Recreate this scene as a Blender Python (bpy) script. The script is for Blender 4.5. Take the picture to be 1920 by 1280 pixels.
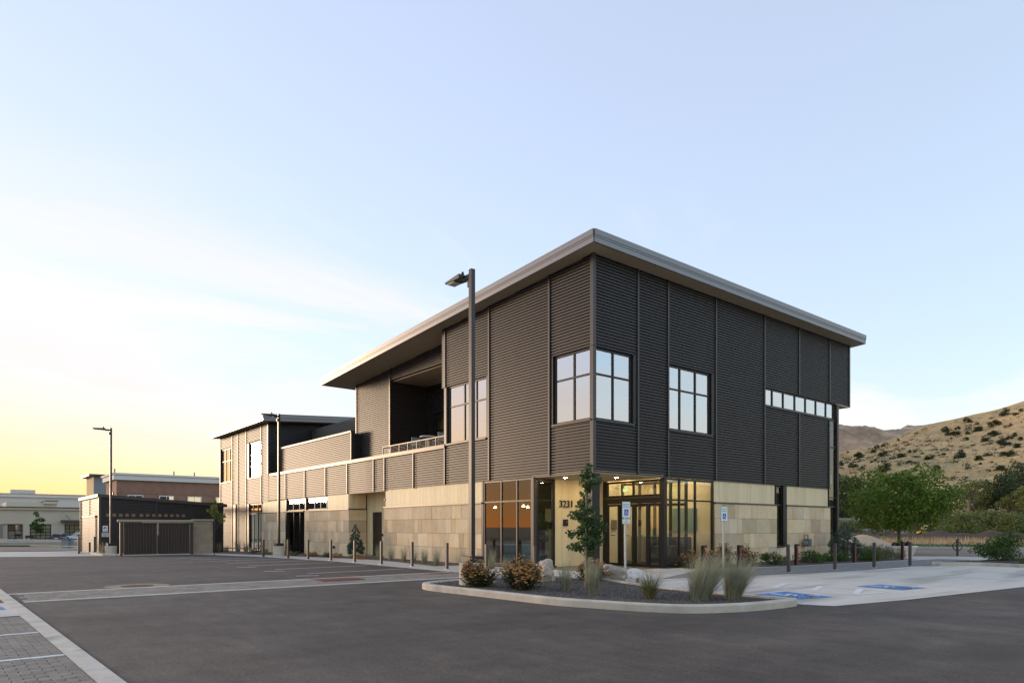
import bpy, bmesh, math, random
import numpy as np
from mathutils import Vector, Matrix
rad = math.radians
for o in list(bpy.data.objects): bpy.data.objects.remove(o)
S = bpy.context.scene
COL = S.collection
random.seed(7); RNG = np.random.default_rng(7)

# ------------------------------------------------------------------ camera
# world axes follow the building: X along the entrance facade, Y along the long facade
CAM = (-15.637, -15.119); CAMH = 1.47
CR = (.7751, -.6320); CF = (.6319, .7750)
cd = bpy.data.cameras.new('camera'); cam = bpy.data.objects.new('camera', cd); COL.objects.link(cam)
cam.location = (CAM[0], CAM[1], CAMH); cam.rotation_euler = (rad(90), 0, -math.atan2(CF[0], CF[1]))
cd.lens = 24; cd.sensor_width = 36; cd.shift_y = (987-640)/1920; cd.clip_end = 9000; cd.clip_start = .05
S.camera = cam
# ------------------------------------------------------------------ sky, sun, exposure
SUN_AZ = rad(39.2-62)      # clockwise from +Y: low in the west, just left of the frame
SUN_EL = rad(6.0)
W = bpy.data.worlds.new('World'); S.world = W; W.use_nodes = True
nt = W.node_tree; nt.nodes.clear()
def N(nt, typ, **kw):
    n = nt.nodes.new(typ)
    for k, v in kw.items():
        if k.startswith('i_'):
            key = k[2:]; key = int(key) if key.isdigit() else key.replace('_', ' ')
            n.inputs[key].default_value = v
        else: setattr(n, k, v)
    return n
sky = N(nt, 'ShaderNodeTexSky', sky_type='NISHITA', sun_disc=False, sun_elevation=SUN_EL, sun_rotation=SUN_AZ,
        air_density=1.0, dust_density=.35, ozone_density=1.9, altitude=900)
bg = N(nt, 'ShaderNodeBackground', i_Strength=.15); out = N(nt, 'ShaderNodeOutputWorld')
tc = N(nt, 'ShaderNodeTexCoord')
sep = N(nt, 'ShaderNodeSeparateXYZ'); nt.links.new(tc.outputs['Generated'], sep.inputs[0])
# thin cirrus on a flat layer high above: direction / (height + c)
den = N(nt, 'ShaderNodeMath', operation='ADD', i_1=.10); nt.links.new(sep.outputs[2], den.inputs[0])
vd = N(nt, 'ShaderNodeVectorMath', operation='DIVIDE'); cmb = N(nt, 'ShaderNodeCombineXYZ')
for i in range(3): nt.links.new(den.outputs[0], cmb.inputs[i])
nt.links.new(tc.outputs['Generated'], vd.inputs[0]); nt.links.new(cmb.outputs[0], vd.inputs[1])
mp = N(nt, 'ShaderNodeMapping'); mp.inputs['Rotation'].default_value = (0, 0, rad(25)); mp.inputs['Scale'].default_value = (.5, 1.15, 0)
mp.inputs['Location'].default_value = (8.8, 6.1, 0)
nt.links.new(vd.outputs[0], mp.inputs[0])
nz = N(nt, 'ShaderNodeTexNoise', i_Scale=.75, i_Detail=10, i_Roughness=.63, i_Distortion=.8); nt.links.new(mp.outputs[0], nz.inputs['Vector'])
cr = N(nt, 'ShaderNodeValToRGB'); cr.color_ramp.elements[0].position = .46; cr.color_ramp.elements[1].position = .66
nt.links.new(nz.outputs[0], cr.inputs[0])
hz = N(nt, 'ShaderNodeMapRange', i_1=.015, i_2=.12); nt.links.new(sep.outputs[2], hz.inputs[0])
cm = N(nt, 'ShaderNodeMath', operation='MULTIPLY'); nt.links.new(cr.outputs[0], cm.inputs[0]); nt.links.new(hz.outputs[0], cm.inputs[1])
hz2 = N(nt, 'ShaderNodeMapRange', i_1=.46, i_2=.27); nt.links.new(sep.outputs[2], hz2.inputs[0])
cmb2 = N(nt, 'ShaderNodeMath', operation='MULTIPLY'); nt.links.new(cm.outputs[0], cmb2.inputs[0]); nt.links.new(hz2.outputs[0], cmb2.inputs[1])
cm2 = N(nt, 'ShaderNodeMath', operation='MULTIPLY', i_1=.72); nt.links.new(cmb2.outputs[0], cm2.inputs[0])
cl = N(nt, 'ShaderNodeRGB'); cl.outputs[0].default_value = (2.25, 2.75, 3.0, 1)
mx = N(nt, 'ShaderNodeMixRGB'); nt.links.new(cm2.outputs[0], mx.inputs[0]); nt.links.new(sky.outputs[0], mx.inputs[1]); nt.links.new(cl.outputs[0], mx.inputs[2])
veil = N(nt, 'ShaderNodeMixRGB', i_0=.24); veil.inputs[2].default_value = (1.1, .95, .88, 1)
wbn = N(nt, 'ShaderNodeMixRGB', blend_type='MULTIPLY', i_0=1.0); wbn.inputs[2].default_value = (1.17, .93, .82, 1)
nt.links.new(mx.outputs[0], wbn.inputs[1]); nt.links.new(wbn.outputs[0], veil.inputs[1])
# soft shoulder so that the glow round the low sun keeps its colour
bw = N(nt, 'ShaderNodeRGBToBW'); nt.links.new(veil.outputs[0], bw.inputs[0])
m1 = N(nt, 'ShaderNodeMath', operation='MULTIPLY_ADD', i_1=1.0, i_2=1.0); nt.links.new(bw.outputs[0], m1.inputs[0])
m2 = N(nt, 'ShaderNodeMath', operation='DIVIDE', i_0=1.88); nt.links.new(m1.outputs[0], m2.inputs[1])
vs = N(nt, 'ShaderNodeVectorMath', operation='SCALE'); nt.links.new(veil.outputs[0], vs.inputs[0]); nt.links.new(m2.outputs[0], vs.inputs['Scale'])
# golden tint of the haze low over the sunset
dt = N(nt, 'ShaderNodeVectorMath', operation='DOT_PRODUCT'); dt.inputs[1].default_value = (math.sin(SUN_AZ), math.cos(SUN_AZ), 0); nt.links.new(tc.outputs['Generated'], dt.inputs[0])
g1 = N(nt, 'ShaderNodeMapRange', i_1=.45, i_2=.98); nt.links.new(dt.outputs['Value'], g1.inputs[0])
g2 = N(nt, 'ShaderNodeMapRange', i_1=.26, i_2=.0); nt.links.new(sep.outputs[2], g2.inputs[0])
g3 = N(nt, 'ShaderNodeMath', operation='MULTIPLY'); nt.links.new(g1.outputs[0], g3.inputs[0]); nt.links.new(g2.outputs[0], g3.inputs[1])
gt_ = N(nt, 'ShaderNodeMixRGB', blend_type='MULTIPLY'); gt_.inputs[2].default_value = (1.0, .68, .36, 1); nt.links.new(g3.outputs[0], gt_.inputs[0]); nt.links.new(vs.outputs[0], gt_.inputs[1])
hsv = N(nt, 'ShaderNodeHueSaturation', i_Saturation=.98)
pk = N(nt, 'ShaderNodeMixRGB', blend_type='MULTIPLY'); pk.inputs[2].default_value = (1.03, .95, .98, 1); pg = N(nt, 'ShaderNodeMapRange', i_1=-.2, i_2=.85); nt.links.new(dt.outputs['Value'], pg.inputs[0]); nt.links.new(pg.outputs[0], pk.inputs[0]); nt.links.new(gt_.outputs[0], pk.inputs[1]); nt.links.new(pk.outputs[0], hsv.inputs['Color'])
nt.links.new(hsv.outputs[0], bg.inputs[0]); nt.links.new(bg.outputs[0], out.inputs[0])

sl = bpy.data.lights.new('sun', 'SUN'); so = bpy.data.objects.new('sun', sl); COL.objects.link(so)
sl.energy = .5; sl.angle = rad(10); sl.color = (1, .74, .50)
sdir = Vector((math.sin(SUN_AZ)*math.cos(SUN_EL), math.cos(SUN_AZ)*math.cos(SUN_EL), math.sin(SUN_EL)))
so.rotation_euler = sdir.to_track_quat('Z', 'Y').to_euler(); so.location = sdir*60
S.view_settings.view_transform = 'Standard'; S.view_settings.look = 'None'
S.view_settings.exposure = 2.45; S.view_settings.gamma = 1; S.view_settings.use_curve_mapping = False

# ------------------------------------------------------------------ helpers
def gz(v): return -.0105*max(0., min(v, 150)-12)
def ray(px):
    t = (px-960)/1280.
    return (t*CR[0]+CF[0], t*CR[1]+CF[1])
def at(px, s):                              # point s metres ahead of the viewpoint on a bearing
    d = ray(px); return (CAM[0]+d[0]*s, CAM[1]+d[1]*s)
def PT(x, y):                                # cam-frame metres (right, ahead) -> world
    return (CAM[0]+x*CR[0]+y*CF[0], CAM[1]+x*CR[1]+y*CF[1])

class MB:
    def __init__(s): s.v = []; s.f = []
    def box(s, x0, x1, y0, y1, z0, z1):
        b = len(s.v)
        s.v += [(x0,y0,z0),(x1,y0,z0),(x1,y1,z0),(x0,y1,z0),(x0,y0,z1),(x1,y0,z1),(x1,y1,z1),(x0,y1,z1)]
        s.f += [(b,b+3,b+2,b+1),(b+4,b+5,b+6,b+7),(b,b+1,b+5,b+4),(b+1,b+2,b+6,b+5),(b+2,b+3,b+7,b+6),(b+3,b,b+4,b+7)]
        return s
    def hexa(s, pts):
        b = len(s.v); s.v += [tuple(p) for p in pts]
        s.f += [(b,b+3,b+2,b+1),(b+4,b+5,b+6,b+7),(b,b+1,b+5,b+4),(b+1,b+2,b+6,b+5),(b+2,b+3,b+7,b+6),(b+3,b,b+4,b+7)]
        return s
    def poly(s, pts):
        b = len(s.v); s.v += [tuple(p) for p in pts]; s.f.append(tuple(range(b, b+len(pts)))); return s
    def prism(s, pts, z0, z1):               # pts counter-clockwise in plan
        b = len(s.v); n = len(pts)
        s.v += [(p[0],p[1],z0) for p in pts]+[(p[0],p[1],z1) for p in pts]
        s.f.append(tuple(range(b+n-1, b-1, -1))); s.f.append(tuple(range(b+n, b+2*n)))
        for i in range(n): j = (i+1) % n; s.f.append((b+i,b+j,b+n+j,b+n+i))
        return s
    def tube(s, pts, radii, n=8, caps=True):
        b = len(s.v); pts = [Vector(p) for p in pts]; m = len(pts)
        if not hasattr(radii, '__len__'): radii = [radii]*m
        for i, p in enumerate(pts):
            d = (pts[min(i+1,m-1)]-pts[max(i-1,0)]).normalized()
            a = d.cross(Vector((0,0,1)))
            if a.length < .05: a = Vector((1,0,0))
            a.normalize(); c = d.cross(a)
            for k in range(n):
                q = 2*math.pi*k/n; w = p+(a*math.cos(q)+c*math.sin(q))*radii[i]; s.v.append(tuple(w))
        for i in range(m-1):
            for k in range(n):
                l = (k+1) % n; s.f.append((b+i*n+k,b+i*n+l,b+(i+1)*n+l,b+(i+1)*n+k))
        if caps:
            s.f.append(tuple(b+k for k in range(n-1,-1,-1))); s.f.append(tuple(b+(m-1)*n+k for k in range(n)))
        return s
    def lathe(s, prof, cx=0, cy=0, n=20):
        b = len(s.v)
        for r, z in prof:
            for k in range(n):
                q = 2*math.pi*k/n; s.v.append((cx+r*math.cos(q), cy+r*math.sin(q), z))
        for i in range(len(prof)-1):
            for k in range(n):
                l = (k+1) % n; s.f.append((b+i*n+k,b+i*n+l,b+(i+1)*n+l,b+(i+1)*n+k))
        s.f.append(tuple(b+k for k in range(n-1,-1,-1))); s.f.append(tuple(b+(len(prof)-1)*n+k for k in range(n)))
        return s
    def build(s, name, mat, parent=None, smooth=False):
        me = bpy.data.meshes.new(name); me.from_pydata(s.v, [], s.f); me.update()
        if smooth: me.polygons.foreach_set('use_smooth', [True]*len(me.polygons))
        return link(name, me, mat, parent)
def link(name, me, mat, parent=None):
    if mat and not me.materials: me.materials.append(mat)
    o = bpy.data.objects.new(name, me); COL.objects.link(o)
    if parent: o.parent = parent
    return o
def tag(o, label=None, cat=None, group=None, kind=None):
    if label: o['label'] = label
    if cat: o['category'] = cat
    if group: o['group'] = group
    if kind: o['kind'] = kind
    return o
def thing(name, label, cat, loc=(0,0,0), rz=0, group=None):
    o = bpy.data.objects.new(name, None); COL.objects.link(o); o.location = loc; o.rotation_euler = (0,0,rz); o.empty_display_size = .2
    return tag(o, label, cat, group)
def copy_tree(o, parent=None):
    c = o.copy(); COL.objects.link(c); c.parent = parent
    for ch in list(o.children): copy_tree(ch, c)
    return c
def bevel(o, w=.01, seg=2):
    m = o.modifiers.new('bevel', 'BEVEL'); m.width = w; m.segments = seg; m.limit_method = 'ANGLE'; return o

# ------------------------------------------------------------------ materials
def mat(name, c1, c2=None, scale=4., rough=.7, metal=0., bump=0., bscale=None, c3=None, scale3=.4, f3=(.45,.7), detail=6,
        objrand=0., spec=.5, stretch=(1,1,1), coat=0., island=0., transl=0., hue=.03):
    m = bpy.data.materials.new(name); m.use_nodes = True; t = m.node_tree; p = t.nodes['Principled BSDF']
    p.inputs['Roughness'].default_value = rough; p.inputs['Metallic'].default_value = metal
    p.inputs['Specular IOR Level'].default_value = spec
    if coat: p.inputs['Coat Weight'].default_value = coat
    g = N(t, 'ShaderNodeNewGeometry'); mp_ = N(t, 'ShaderNodeMapping'); mp_.inputs['Scale'].default_value = stretch
    t.links.new(g.outputs['Position'], mp_.inputs[0]); vec = mp_.outputs[0]
    col = None
    if c2:
        n = N(t, 'ShaderNodeTexNoise', i_Scale=scale, i_Detail=detail, i_Roughness=.6); t.links.new(vec, n.inputs['Vector'])
        r = N(t, 'ShaderNodeValToRGB'); r.color_ramp.elements[0].position = .3; r.color_ramp.elements[1].position = .7
        r.color_ramp.elements[0].color = (*c1, 1); r.color_ramp.elements[1].color = (*c2, 1)
        t.links.new(n.outputs[0], r.inputs[0]); col = r.outputs[0]
    else:
        n = N(t, 'ShaderNodeRGB'); n.outputs[0].default_value = (*c1, 1); col = n.outputs[0]
    if c3:
        n3 = N(t, 'ShaderNodeTexNoise', i_Scale=scale3, i_Detail=5, i_Roughness=.55); t.links.new(vec, n3.inputs['Vector'])
        r3 = N(t, 'ShaderNodeMapRange', i_1=f3[0], i_2=f3[1]); t.links.new(n3.outputs[0], r3.inputs[0])
        mxx = N(t, 'ShaderNodeMixRGB'); mxx.inputs[2].default_value = (*c3, 1)
        t.links.new(r3.outputs[0], mxx.inputs[0]); t.links.new(col, mxx.inputs[1]); col = mxx.outputs[0]
    if objrand or island:
        src = N(t, 'ShaderNodeObjectInfo').outputs['Random'] if objrand else g.outputs['Random Per Island']
        a = objrand or island
        mr = N(t, 'ShaderNodeMapRange', i_3=1-a, i_4=1+a); t.links.new(src, mr.inputs[0])
        hs = N(t, 'ShaderNodeHueSaturation'); t.links.new(mr.outputs[0], hs.inputs['Value']); t.links.new(col, hs.inputs['Color'])
        mr2 = N(t, 'ShaderNodeMapRange', i_3=.5-hue*min(1,a*3), i_4=.5+hue*min(1,a*3))
        sc = N(t, 'ShaderNodeMath', operation='MULTIPLY', i_1=7.31); fr = N(t, 'ShaderNodeMath', operation='FRACT')
        t.links.new(src, sc.inputs[0]); t.links.new(sc.outputs[0], fr.inputs[0]); t.links.new(fr.outputs[0], mr2.inputs[0]); t.links.new(mr2.outputs[0], hs.inputs['Hue'])
        col = hs.outputs[0]
    t.links.new(col, p.inputs['Base Color'])
    if bump:
        nb = N(t, 'ShaderNodeTexNoise', i_Scale=bscale or scale*3, i_Detail=6, i_Roughness=.65); t.links.new(vec, nb.inputs['Vector'])
        b = N(t, 'ShaderNodeBump', i_Strength=bump, i_Distance=.02); t.links.new(nb.outputs[0], b.inputs['Height']); t.links.new(b.outputs[0], p.inputs['Normal'])
    if transl:
        tr = N(t, 'ShaderNodeBsdfTranslucent'); t.links.new(col, tr.inputs[0]); ms = N(t, 'ShaderNodeMixShader', i_0=transl)
        o = t.nodes['Material Output']; t.links.new(p.outputs[0], ms.inputs[1]); t.links.new(tr.outputs[0], ms.inputs[2]); t.links.new(ms.outputs[0], o.inputs[0])
    return m
def emit(name, c, s):
    m = bpy.data.materials.new(name); m.use_nodes = True; t = m.node_tree; t.nodes.clear()
    e = N(t, 'ShaderNodeEmission', i_Strength=s); e.inputs[0].default_value = (*c, 1); o = N(t, 'ShaderNodeOutputMaterial'); t.links.new(e.outputs[0], o.inputs[0]); return m
def glass(name, refl, tint, rough=.0):
    m = bpy.data.materials.new(name); m.use_nodes = True; t = m.node_tree; t.nodes.clear()
    o = N(t, 'ShaderNodeOutputMaterial'); tr = N(t, 'ShaderNodeBsdfTransparent'); tr.inputs[0].default_value = (*tint, 1)
    gl = N(t, 'ShaderNodeBsdfGlossy', i_Roughness=rough); gl.inputs[0].default_value = (.95, .97, 1, 1)
    fr = N(t, 'ShaderNodeFresnel', i_IOR=1.5); ad = N(t, 'ShaderNodeMath', operation='ADD', use_clamp=True, i_1=refl); t.links.new(fr.outputs[0], ad.inputs[0])
    gb = N(t, 'ShaderNodeNewGeometry'); fm = N(t, 'ShaderNodeMath', operation='SUBTRACT', i_0=1.0); t.links.new(gb.outputs['Backfacing'], fm.inputs[1])
    fmm = N(t, 'ShaderNodeMath', operation='MULTIPLY'); t.links.new(ad.outputs[0], fmm.inputs[0]); t.links.new(fm.outputs[0], fmm.inputs[1])
    ms = N(t, 'ShaderNodeMixShader'); t.links.new(fmm.outputs[0], ms.inputs[0]); t.links.new(tr.outputs[0], ms.inputs[1]); t.links.new(gl.outputs[0], ms.inputs[2]); t.links.new(ms.outputs[0], o.inputs[0])
    return m
M = {}
M['asphalt'] = mat('asphalt', (.070,.054,.040), (.104,.083,.063), scale=1.3, rough=.78, bump=.7, bscale=55, c3=(.056,.046,.036), scale3=.35, f3=(.5,.75), stretch=(1,1,1), spec=.45)
def speckle(m, scale, lo, hi, stretch=(1,1,1)):
    t = m.node_tree; p = t.nodes['Principled BSDF']; src = p.inputs['Base Color'].links[0].from_socket
    g = N(t, 'ShaderNodeNewGeometry'); mp_ = N(t, 'ShaderNodeMapping'); mp_.inputs['Scale'].default_value = stretch; t.links.new(g.outputs['Position'], mp_.inputs[0])
    n = N(t, 'ShaderNodeTexNoise', i_Scale=scale, i_Detail=3, i_Roughness=.7); t.links.new(mp_.outputs[0], n.inputs['Vector'])
    r = N(t, 'ShaderNodeMapRange', i_1=.32, i_2=.68, i_3=lo, i_4=hi); t.links.new(n.outputs[0], r.inputs[0])
    hs = N(t, 'ShaderNodeHueSaturation'); t.links.new(r.outputs[0], hs.inputs['Value']); t.links.new(src, hs.inputs['Color']); t.links.new(hs.outputs[0], p.inputs['Base Color'])
speckle(M['asphalt'], 75, .5, 1.6); speckle(M['asphalt'], 24, .68, 1.34); speckle(M['asphalt'], 4, .84, 1.16, (1,.25,1)); speckle(M['asphalt'], .5, .74, 1.24, (.35,1,1)); speckle(M['asphalt'], 1.8, .88, 1.1, (1,1,1))
M['asphalt2'] = mat('asphalt_road', (.16,.135,.105), (.21,.18,.145), scale=.6, rough=.9, spec=.2, stretch=(1,.3,1))
M['concrete'] = mat('concrete', (.50,.46,.395), (.59,.55,.48), scale=1.2, rough=.85, bump=.12, bscale=40, c3=(.33,.32,.30), scale3=.7, f3=(.55,.8), spec=.3)
M['pad'] = mat('concrete_pad', (.58,.53,.455), (.66,.61,.53), scale=.9, rough=.85, bump=.08, bscale=40, c3=(.36,.325,.28), scale3=.55, f3=(.50,.66), stretch=(.3,1.8,1), spec=.3)
M['kerb'] = mat('kerb_concrete', (.48,.43,.35), (.60,.545,.455), scale=3, rough=.9, bump=.25, bscale=45, c3=(.33,.30,.25), scale3=2.2, f3=(.55,.75), spec=.3)
M['paver'] = mat('paver', (.21,.185,.15), (.29,.255,.21), scale=9, rough=.9, bump=.3, bscale=60, objrand=.16, spec=.25, hue=.006)
M['paver_gap'] = mat('paver_joint_sand', (.06,.055,.05), (.10,.09,.08), scale=30, rough=1)
M['siding'] = mat('bronze_siding', (.043,.039,.040), (.051,.046,.047), scale=1.5, rough=.5, metal=.25, objrand=.1, spec=.4, hue=.0)
M['trim'] = mat('bronze_trim', (.075,.067,.063), rough=.42, metal=.5, spec=.5)
M['dark'] = mat('dark_bronze_frame', (.022,.019,.018), rough=.4, metal=.3)
M['fascia'] = mat('bronze_fascia', (.23,.222,.218), rough=.40, metal=.6, spec=.5)
M['soffit'] = mat('soffit_boards', (.44,.34,.22), (.52,.41,.27), scale=3, rough=.6, stretch=(12,1,1))
M['wood'] = mat('blond_wood_board', (.78,.62,.36), (.86,.72,.46), scale=3, rough=.55, stretch=(14,14,.5), bump=.1, bscale=12, island=.07)
M['stone'] = mat('tan_stone', (.62,.465,.28), (.74,.575,.36), scale=2.4, rough=.85, bump=1.0, bscale=10, c3=(.70,.59,.43), scale3=1.1, objrand=.2, spec=.25, hue=.008)
M['mortar'] = mat('mortar', (.26,.21,.14), rough=.95)
M['cap'] = mat('ledge_metal', (.12,.10,.09), rough=.4, metal=.4)
M['glassU'] = glass('coated_glass', .52, (.55,.6,.62)); M['glassL'] = glass('clear_glass', .04, (.82,.85,.82)); M['glassM'] = glass('lobby_glass', .10, (.92,.93,.9))
M['interior'] = mat('plaster_interior', (.62,.55,.42), rough=.9); M['interior2'] = mat('amber_wood_interior', (.34,.22,.10), (.42,.28,.14), scale=3, stretch=(8,8,.6), rough=.6)
M['intdark'] = mat('dark_interior', (.10,.09,.08), rough=.9); M['floor_in'] = mat('interior_floor', (.16,.13,.10), rough=.4)
M['curtain'] = mat('curtain', (.55,.60,.62), rough=.9)
M['lampin'] = emit('interior_lamp', (1, .76, .42), 3.4); M['downlight'] = emit('downlight', (1, .76, .42), 40.0)
M['galv'] = mat('galvanised_steel', (.45,.46,.47), (.55,.56,.57), scale=20, rough=.45, metal=.7)
M['bollard'] = mat('bollard_metal', (.085,.072,.064), rough=.45, metal=.35)
M['black'] = mat('black_metal', (.018,.018,.019), rough=.45)
M['pole'] = mat('pole_bronze', (.045,.04,.038), rough=.4, metal=.35)
M['redpaint'] = mat('red_painted_metal', (.20,.035,.03), rough=.5)
M['white'] = mat('white_paint', (.78,.78,.76), (.66,.66,.64), scale=9, rough=.7); M['whitesign'] = mat('sign_white', (.78,.80,.80), rough=.4)
M['blue'] = mat('blue_paint', (.055,.19,.46), (.09,.24,.50), scale=6, rough=.75); M['signblue'] = mat('sign_blue', (.01,.06,.38), rough=.4); M['signgreen'] = mat('sign_green', (.01,.22,.14), rough=.4)
M['red'] = mat('red_sign', (.5,.03,.03), rough=.5); M['yellow'] = mat('yellow_sign', (.65,.45,.03), rough=.5)
M['rust'] = mat('rusty_grate', (.12,.05,.028), (.20,.085,.05), scale=20, rough=.9, metal=.2)
M['gravel'] = mat('dark_gravel', (.055,.044,.035), (.12,.10,.082), scale=60, rough=.8, bump=.8, bscale=45)
M['pebble'] = mat('dark_pebble', (.062,.051,.042), (.115,.098,.082), scale=30, rough=.7, island=.6)
M['dirt'] = mat('dry_ground', (.30,.235,.155), (.40,.32,.215), scale=.8, rough=1, bump=.5, bscale=6, c3=(.25,.20,.13), scale3=.15)
M['berm'] = mat('dark_soil', (.06,.036,.022), (.10,.064,.042), scale=2.5, rough=1, bump=1, bscale=5)
M['sandpile'] = mat('sand', (.42,.31,.19), (.50,.39,.26), scale=3, rough=1, bump=.6, bscale=6)
M['lawn'] = mat('lawn', (.045,.085,.02), (.075,.12,.03), scale=3, rough=.95, bump=.6, bscale=25)
M['hill'] = mat('dry_hill_grass', (.46,.28,.11), (.60,.40,.175), scale=.045, rough=1, c3=(.33,.255,.11), scale3=.022, f3=(.5,.68), detail=12, bump=.6, bscale=.35)
speckle(M['hill'], .55, .72, 1.25, (1,1,2)); speckle(M['hill'], .12, .8, 1.18)
M['farhill'] = mat('far_hill', (.27,.185,.12), (.38,.27,.18), scale=.02, rough=1, c3=(.42,.36,.31), scale3=.012, f3=(.6,.75), detail=12)
speckle(M['farhill'], .05, .6, 1.35)
M['rock'] = mat('boulder', (.42,.33,.25), (.55,.47,.39), scale=5, rough=.9, bump=.9, bscale=9, c3=(.33,.20,.13), scale3=2.4, f3=(.56,.72))
M['rockgrey'] = mat('grey_boulder', (.30,.26,.21), (.46,.41,.35), scale=6, rough=.9, bump=1, bscale=10, c3=(.22,.18,.14), scale3=3, f3=(.5,.7))
M['rockwhite'] = mat('pale_boulder', (.60,.55,.50), (.72,.68,.63), scale=6, rough=.85, bump=.9, bscale=10, c3=(.28,.14,.11), scale3=4, f3=(.56,.66))
M['bark'] = mat('bark', (.10,.075,.055), (.16,.125,.095), scale=20, rough=.95, bump=.5); M['stake'] = mat('stake_wood', (.36,.26,.17), rough=.9)
M['tie'] = mat('green_tie', (.01,.22,.12), rough=.6)
def leaf(n, a, b, isl=.35, tr=.3, sc=3): M[n] = mat(n, a, b, scale=sc, rough=.6, island=isl, transl=tr, spec=.3)
leaf('leaf_maple', (.105,.18,.022), (.185,.26,.035)); leaf('leaf_ginkgo', (.055,.105,.035), (.095,.15,.055)); leaf('leaf_far', (.06,.095,.028), (.115,.15,.042), sc=.35)
leaf('leaf_far2', (.11,.14,.042), (.19,.21,.065), sc=.35); leaf('leaf_dark', (.038,.06,.023), (.07,.095,.034), sc=.35); leaf('leaf_hill', (.035,.055,.018), (.06,.08,.028), sc=.3)
leaf('leaf_blue', (.085,.135,.10), (.13,.185,.145)); leaf('leaf_green', (.05,.10,.02), (.09,.15,.03)); leaf('leaf_olive', (.10,.12,.045), (.17,.17,.075)); leaf('leaf_stem', (.05,.06,.025), (.09,.095,.04))
leaf('flower_brown', (.30,.145,.04), (.46,.25,.085), isl=.3, tr=.1); leaf('flower_red', (.13,.02,.045), (.08,.03,.05)); leaf('leaf_lime', (.16,.30,.04), (.22,.36,.06)); leaf('leaf_sapling', (.14,.17,.03), (.22,.24,.05))
leaf('blade_sage', (.27,.28,.18), (.44,.43,.30), isl=.3); leaf('blade_green', (.08,.11,.03), (.17,.17,.06), isl=.3); leaf('blade_dry', (.36,.25,.12), (.52,.39,.21), isl=.25); leaf('blade_tan', (.30,.23,.13), (.42,.34,.20), isl=.25)
M['brick'] = mat('brown_brick', (.25,.135,.095), (.31,.18,.13), scale=1.2, rough=.9); M['cornice'] = mat('white_cornice', (.68,.66,.63), rough=.8)
M['beige'] = mat('beige_stucco', (.48,.42,.32), (.53,.465,.36), scale=.6, rough=.95); M['cream'] = mat('cream_stucco', (.60,.54,.42), rough=.95); M['offwhite'] = mat('offwhite_stucco', (.60,.57,.54), rough=.95)
M['woodtower'] = mat('sunlit_wood', (.42,.27,.10), (.50,.34,.14), scale=2, stretch=(1,1,8), rough=.8)  # the gold holds the low sun on the tower's left face
M['gate'] = mat('brown_corrugated_gate', (.075,.055,.045), rough=.55, metal=.2, objrand=.08); M['cmu'] = mat('tan_block', (.34,.28,.20), (.40,.335,.245), scale=6, rough=.95, bump=.2, bscale=30, objrand=.08)
M['cmucap'] = mat('block_cap', (.42,.37,.26), rough=.9); M['stonedark'] = mat('grey_stone_veneer', (.17,.16,.155), (.27,.26,.25), scale=4, rough=.95)
M['carblue'] = mat('car_paint', (.012,.016,.04), rough=.25, coat=.8, metal=.2); M['silver'] = mat('silver_paint', (.45,.46,.48), rough=.3, metal=.5); M['tyre'] = mat('tyre', (.02,.02,.02), rough=.9); M['rim'] = mat('wheel_rim', (.5,.5,.5), rough=.35, metal=.7)
M['taillight'] = mat('tail_light', (.55,.03,.02), rough=.3); M['orange'] = mat('orange_paint', (.75,.13,.03), rough=.5); M['machine'] = mat('machine_yellow', (.62,.30,.04), rough=.5)
M['grey'] = mat('grey_box', (.22,.25,.27), rough=.6); M['meter'] = mat('meter_grey', (.12,.135,.14), rough=.5); M['cream_plastic'] = mat('planter_cream', (.66,.62,.54), rough=.6)
M['chair'] = mat('chair_blue', (.18,.26,.30), rough=.7); M['screen'] = emit('exit_sign', (.35,.9,.3), .35)

# ------------------------------------------------------------------ ground
def sheet(name, pts, dz, m, parent=None, extra=()):
    bm = bmesh.new(); bm.faces.new([bm.verts.new((p[0], p[1], 0)) for p in pts])
    for y in (12, 150)+tuple(extra):
        bmesh.ops.bisect_plane(bm, geom=bm.verts[:]+bm.edges[:]+bm.faces[:], plane_co=(0,y,0), plane_no=(0,1,0))
    for v in bm.verts: v.co.z = gz(v.co.y)+dz
    bmesh.ops.recalc_face_normals(bm, faces=bm.faces)
    me = bpy.data.meshes.new(name); bm.to_mesh(me); bm.free()
    if me.polygons and me.polygons[0].normal.z < 0: me.flip_normals()
    return link(name, me, m, parent)
def st(o): o['kind'] = 'structure'; return o
st(sheet('ground', [(-2500,-2500),(2500,-2500),(2500,2500),(-2500,2500)], -.06, M['dirt']))
st(sheet('asphalt_lot', [(-60,-40),(40,-40),(40,-9.6),(4.56,-10.1),(-.8,-9.5),(-3.03,-9.1),(-3.2,-3.3),(-3.1,3.2),(-3.25,12),(-3.5,21.0),(-4.6,27.6),(-12,31.0),(-14.6,33),(-60,33)], 0, M['asphalt']))
st(sheet('concrete_drive', [(-60,33),(-14.6,33),(-12,31.0),(-4.6,27.6),(-3.0,28.3),(-3.0,43),(-60,60)], .006, M['concrete']))
st(sheet('far_lot', [(-80,84),(60,84),(60,150),(-80,150)], .004, M['asphalt2']))
st(sheet('sidewalk', [(-3.25,3.05),(0,3.05),(0,29.5),(-3.5,29.5),(-4.6,27.6),(-3.5,21.0),(-3.25,12)], .012, M['concrete']))
st(sheet('entry_paving', [(-3.2,-3.3),(-2.6,-3.4),(-.25,-2.89),(4.55,-1.0),(5.4,.5),(5.4,6),(-.2,6),(-.2,3.05),(-3.1,3.05)], .012, M['concrete']))
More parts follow.
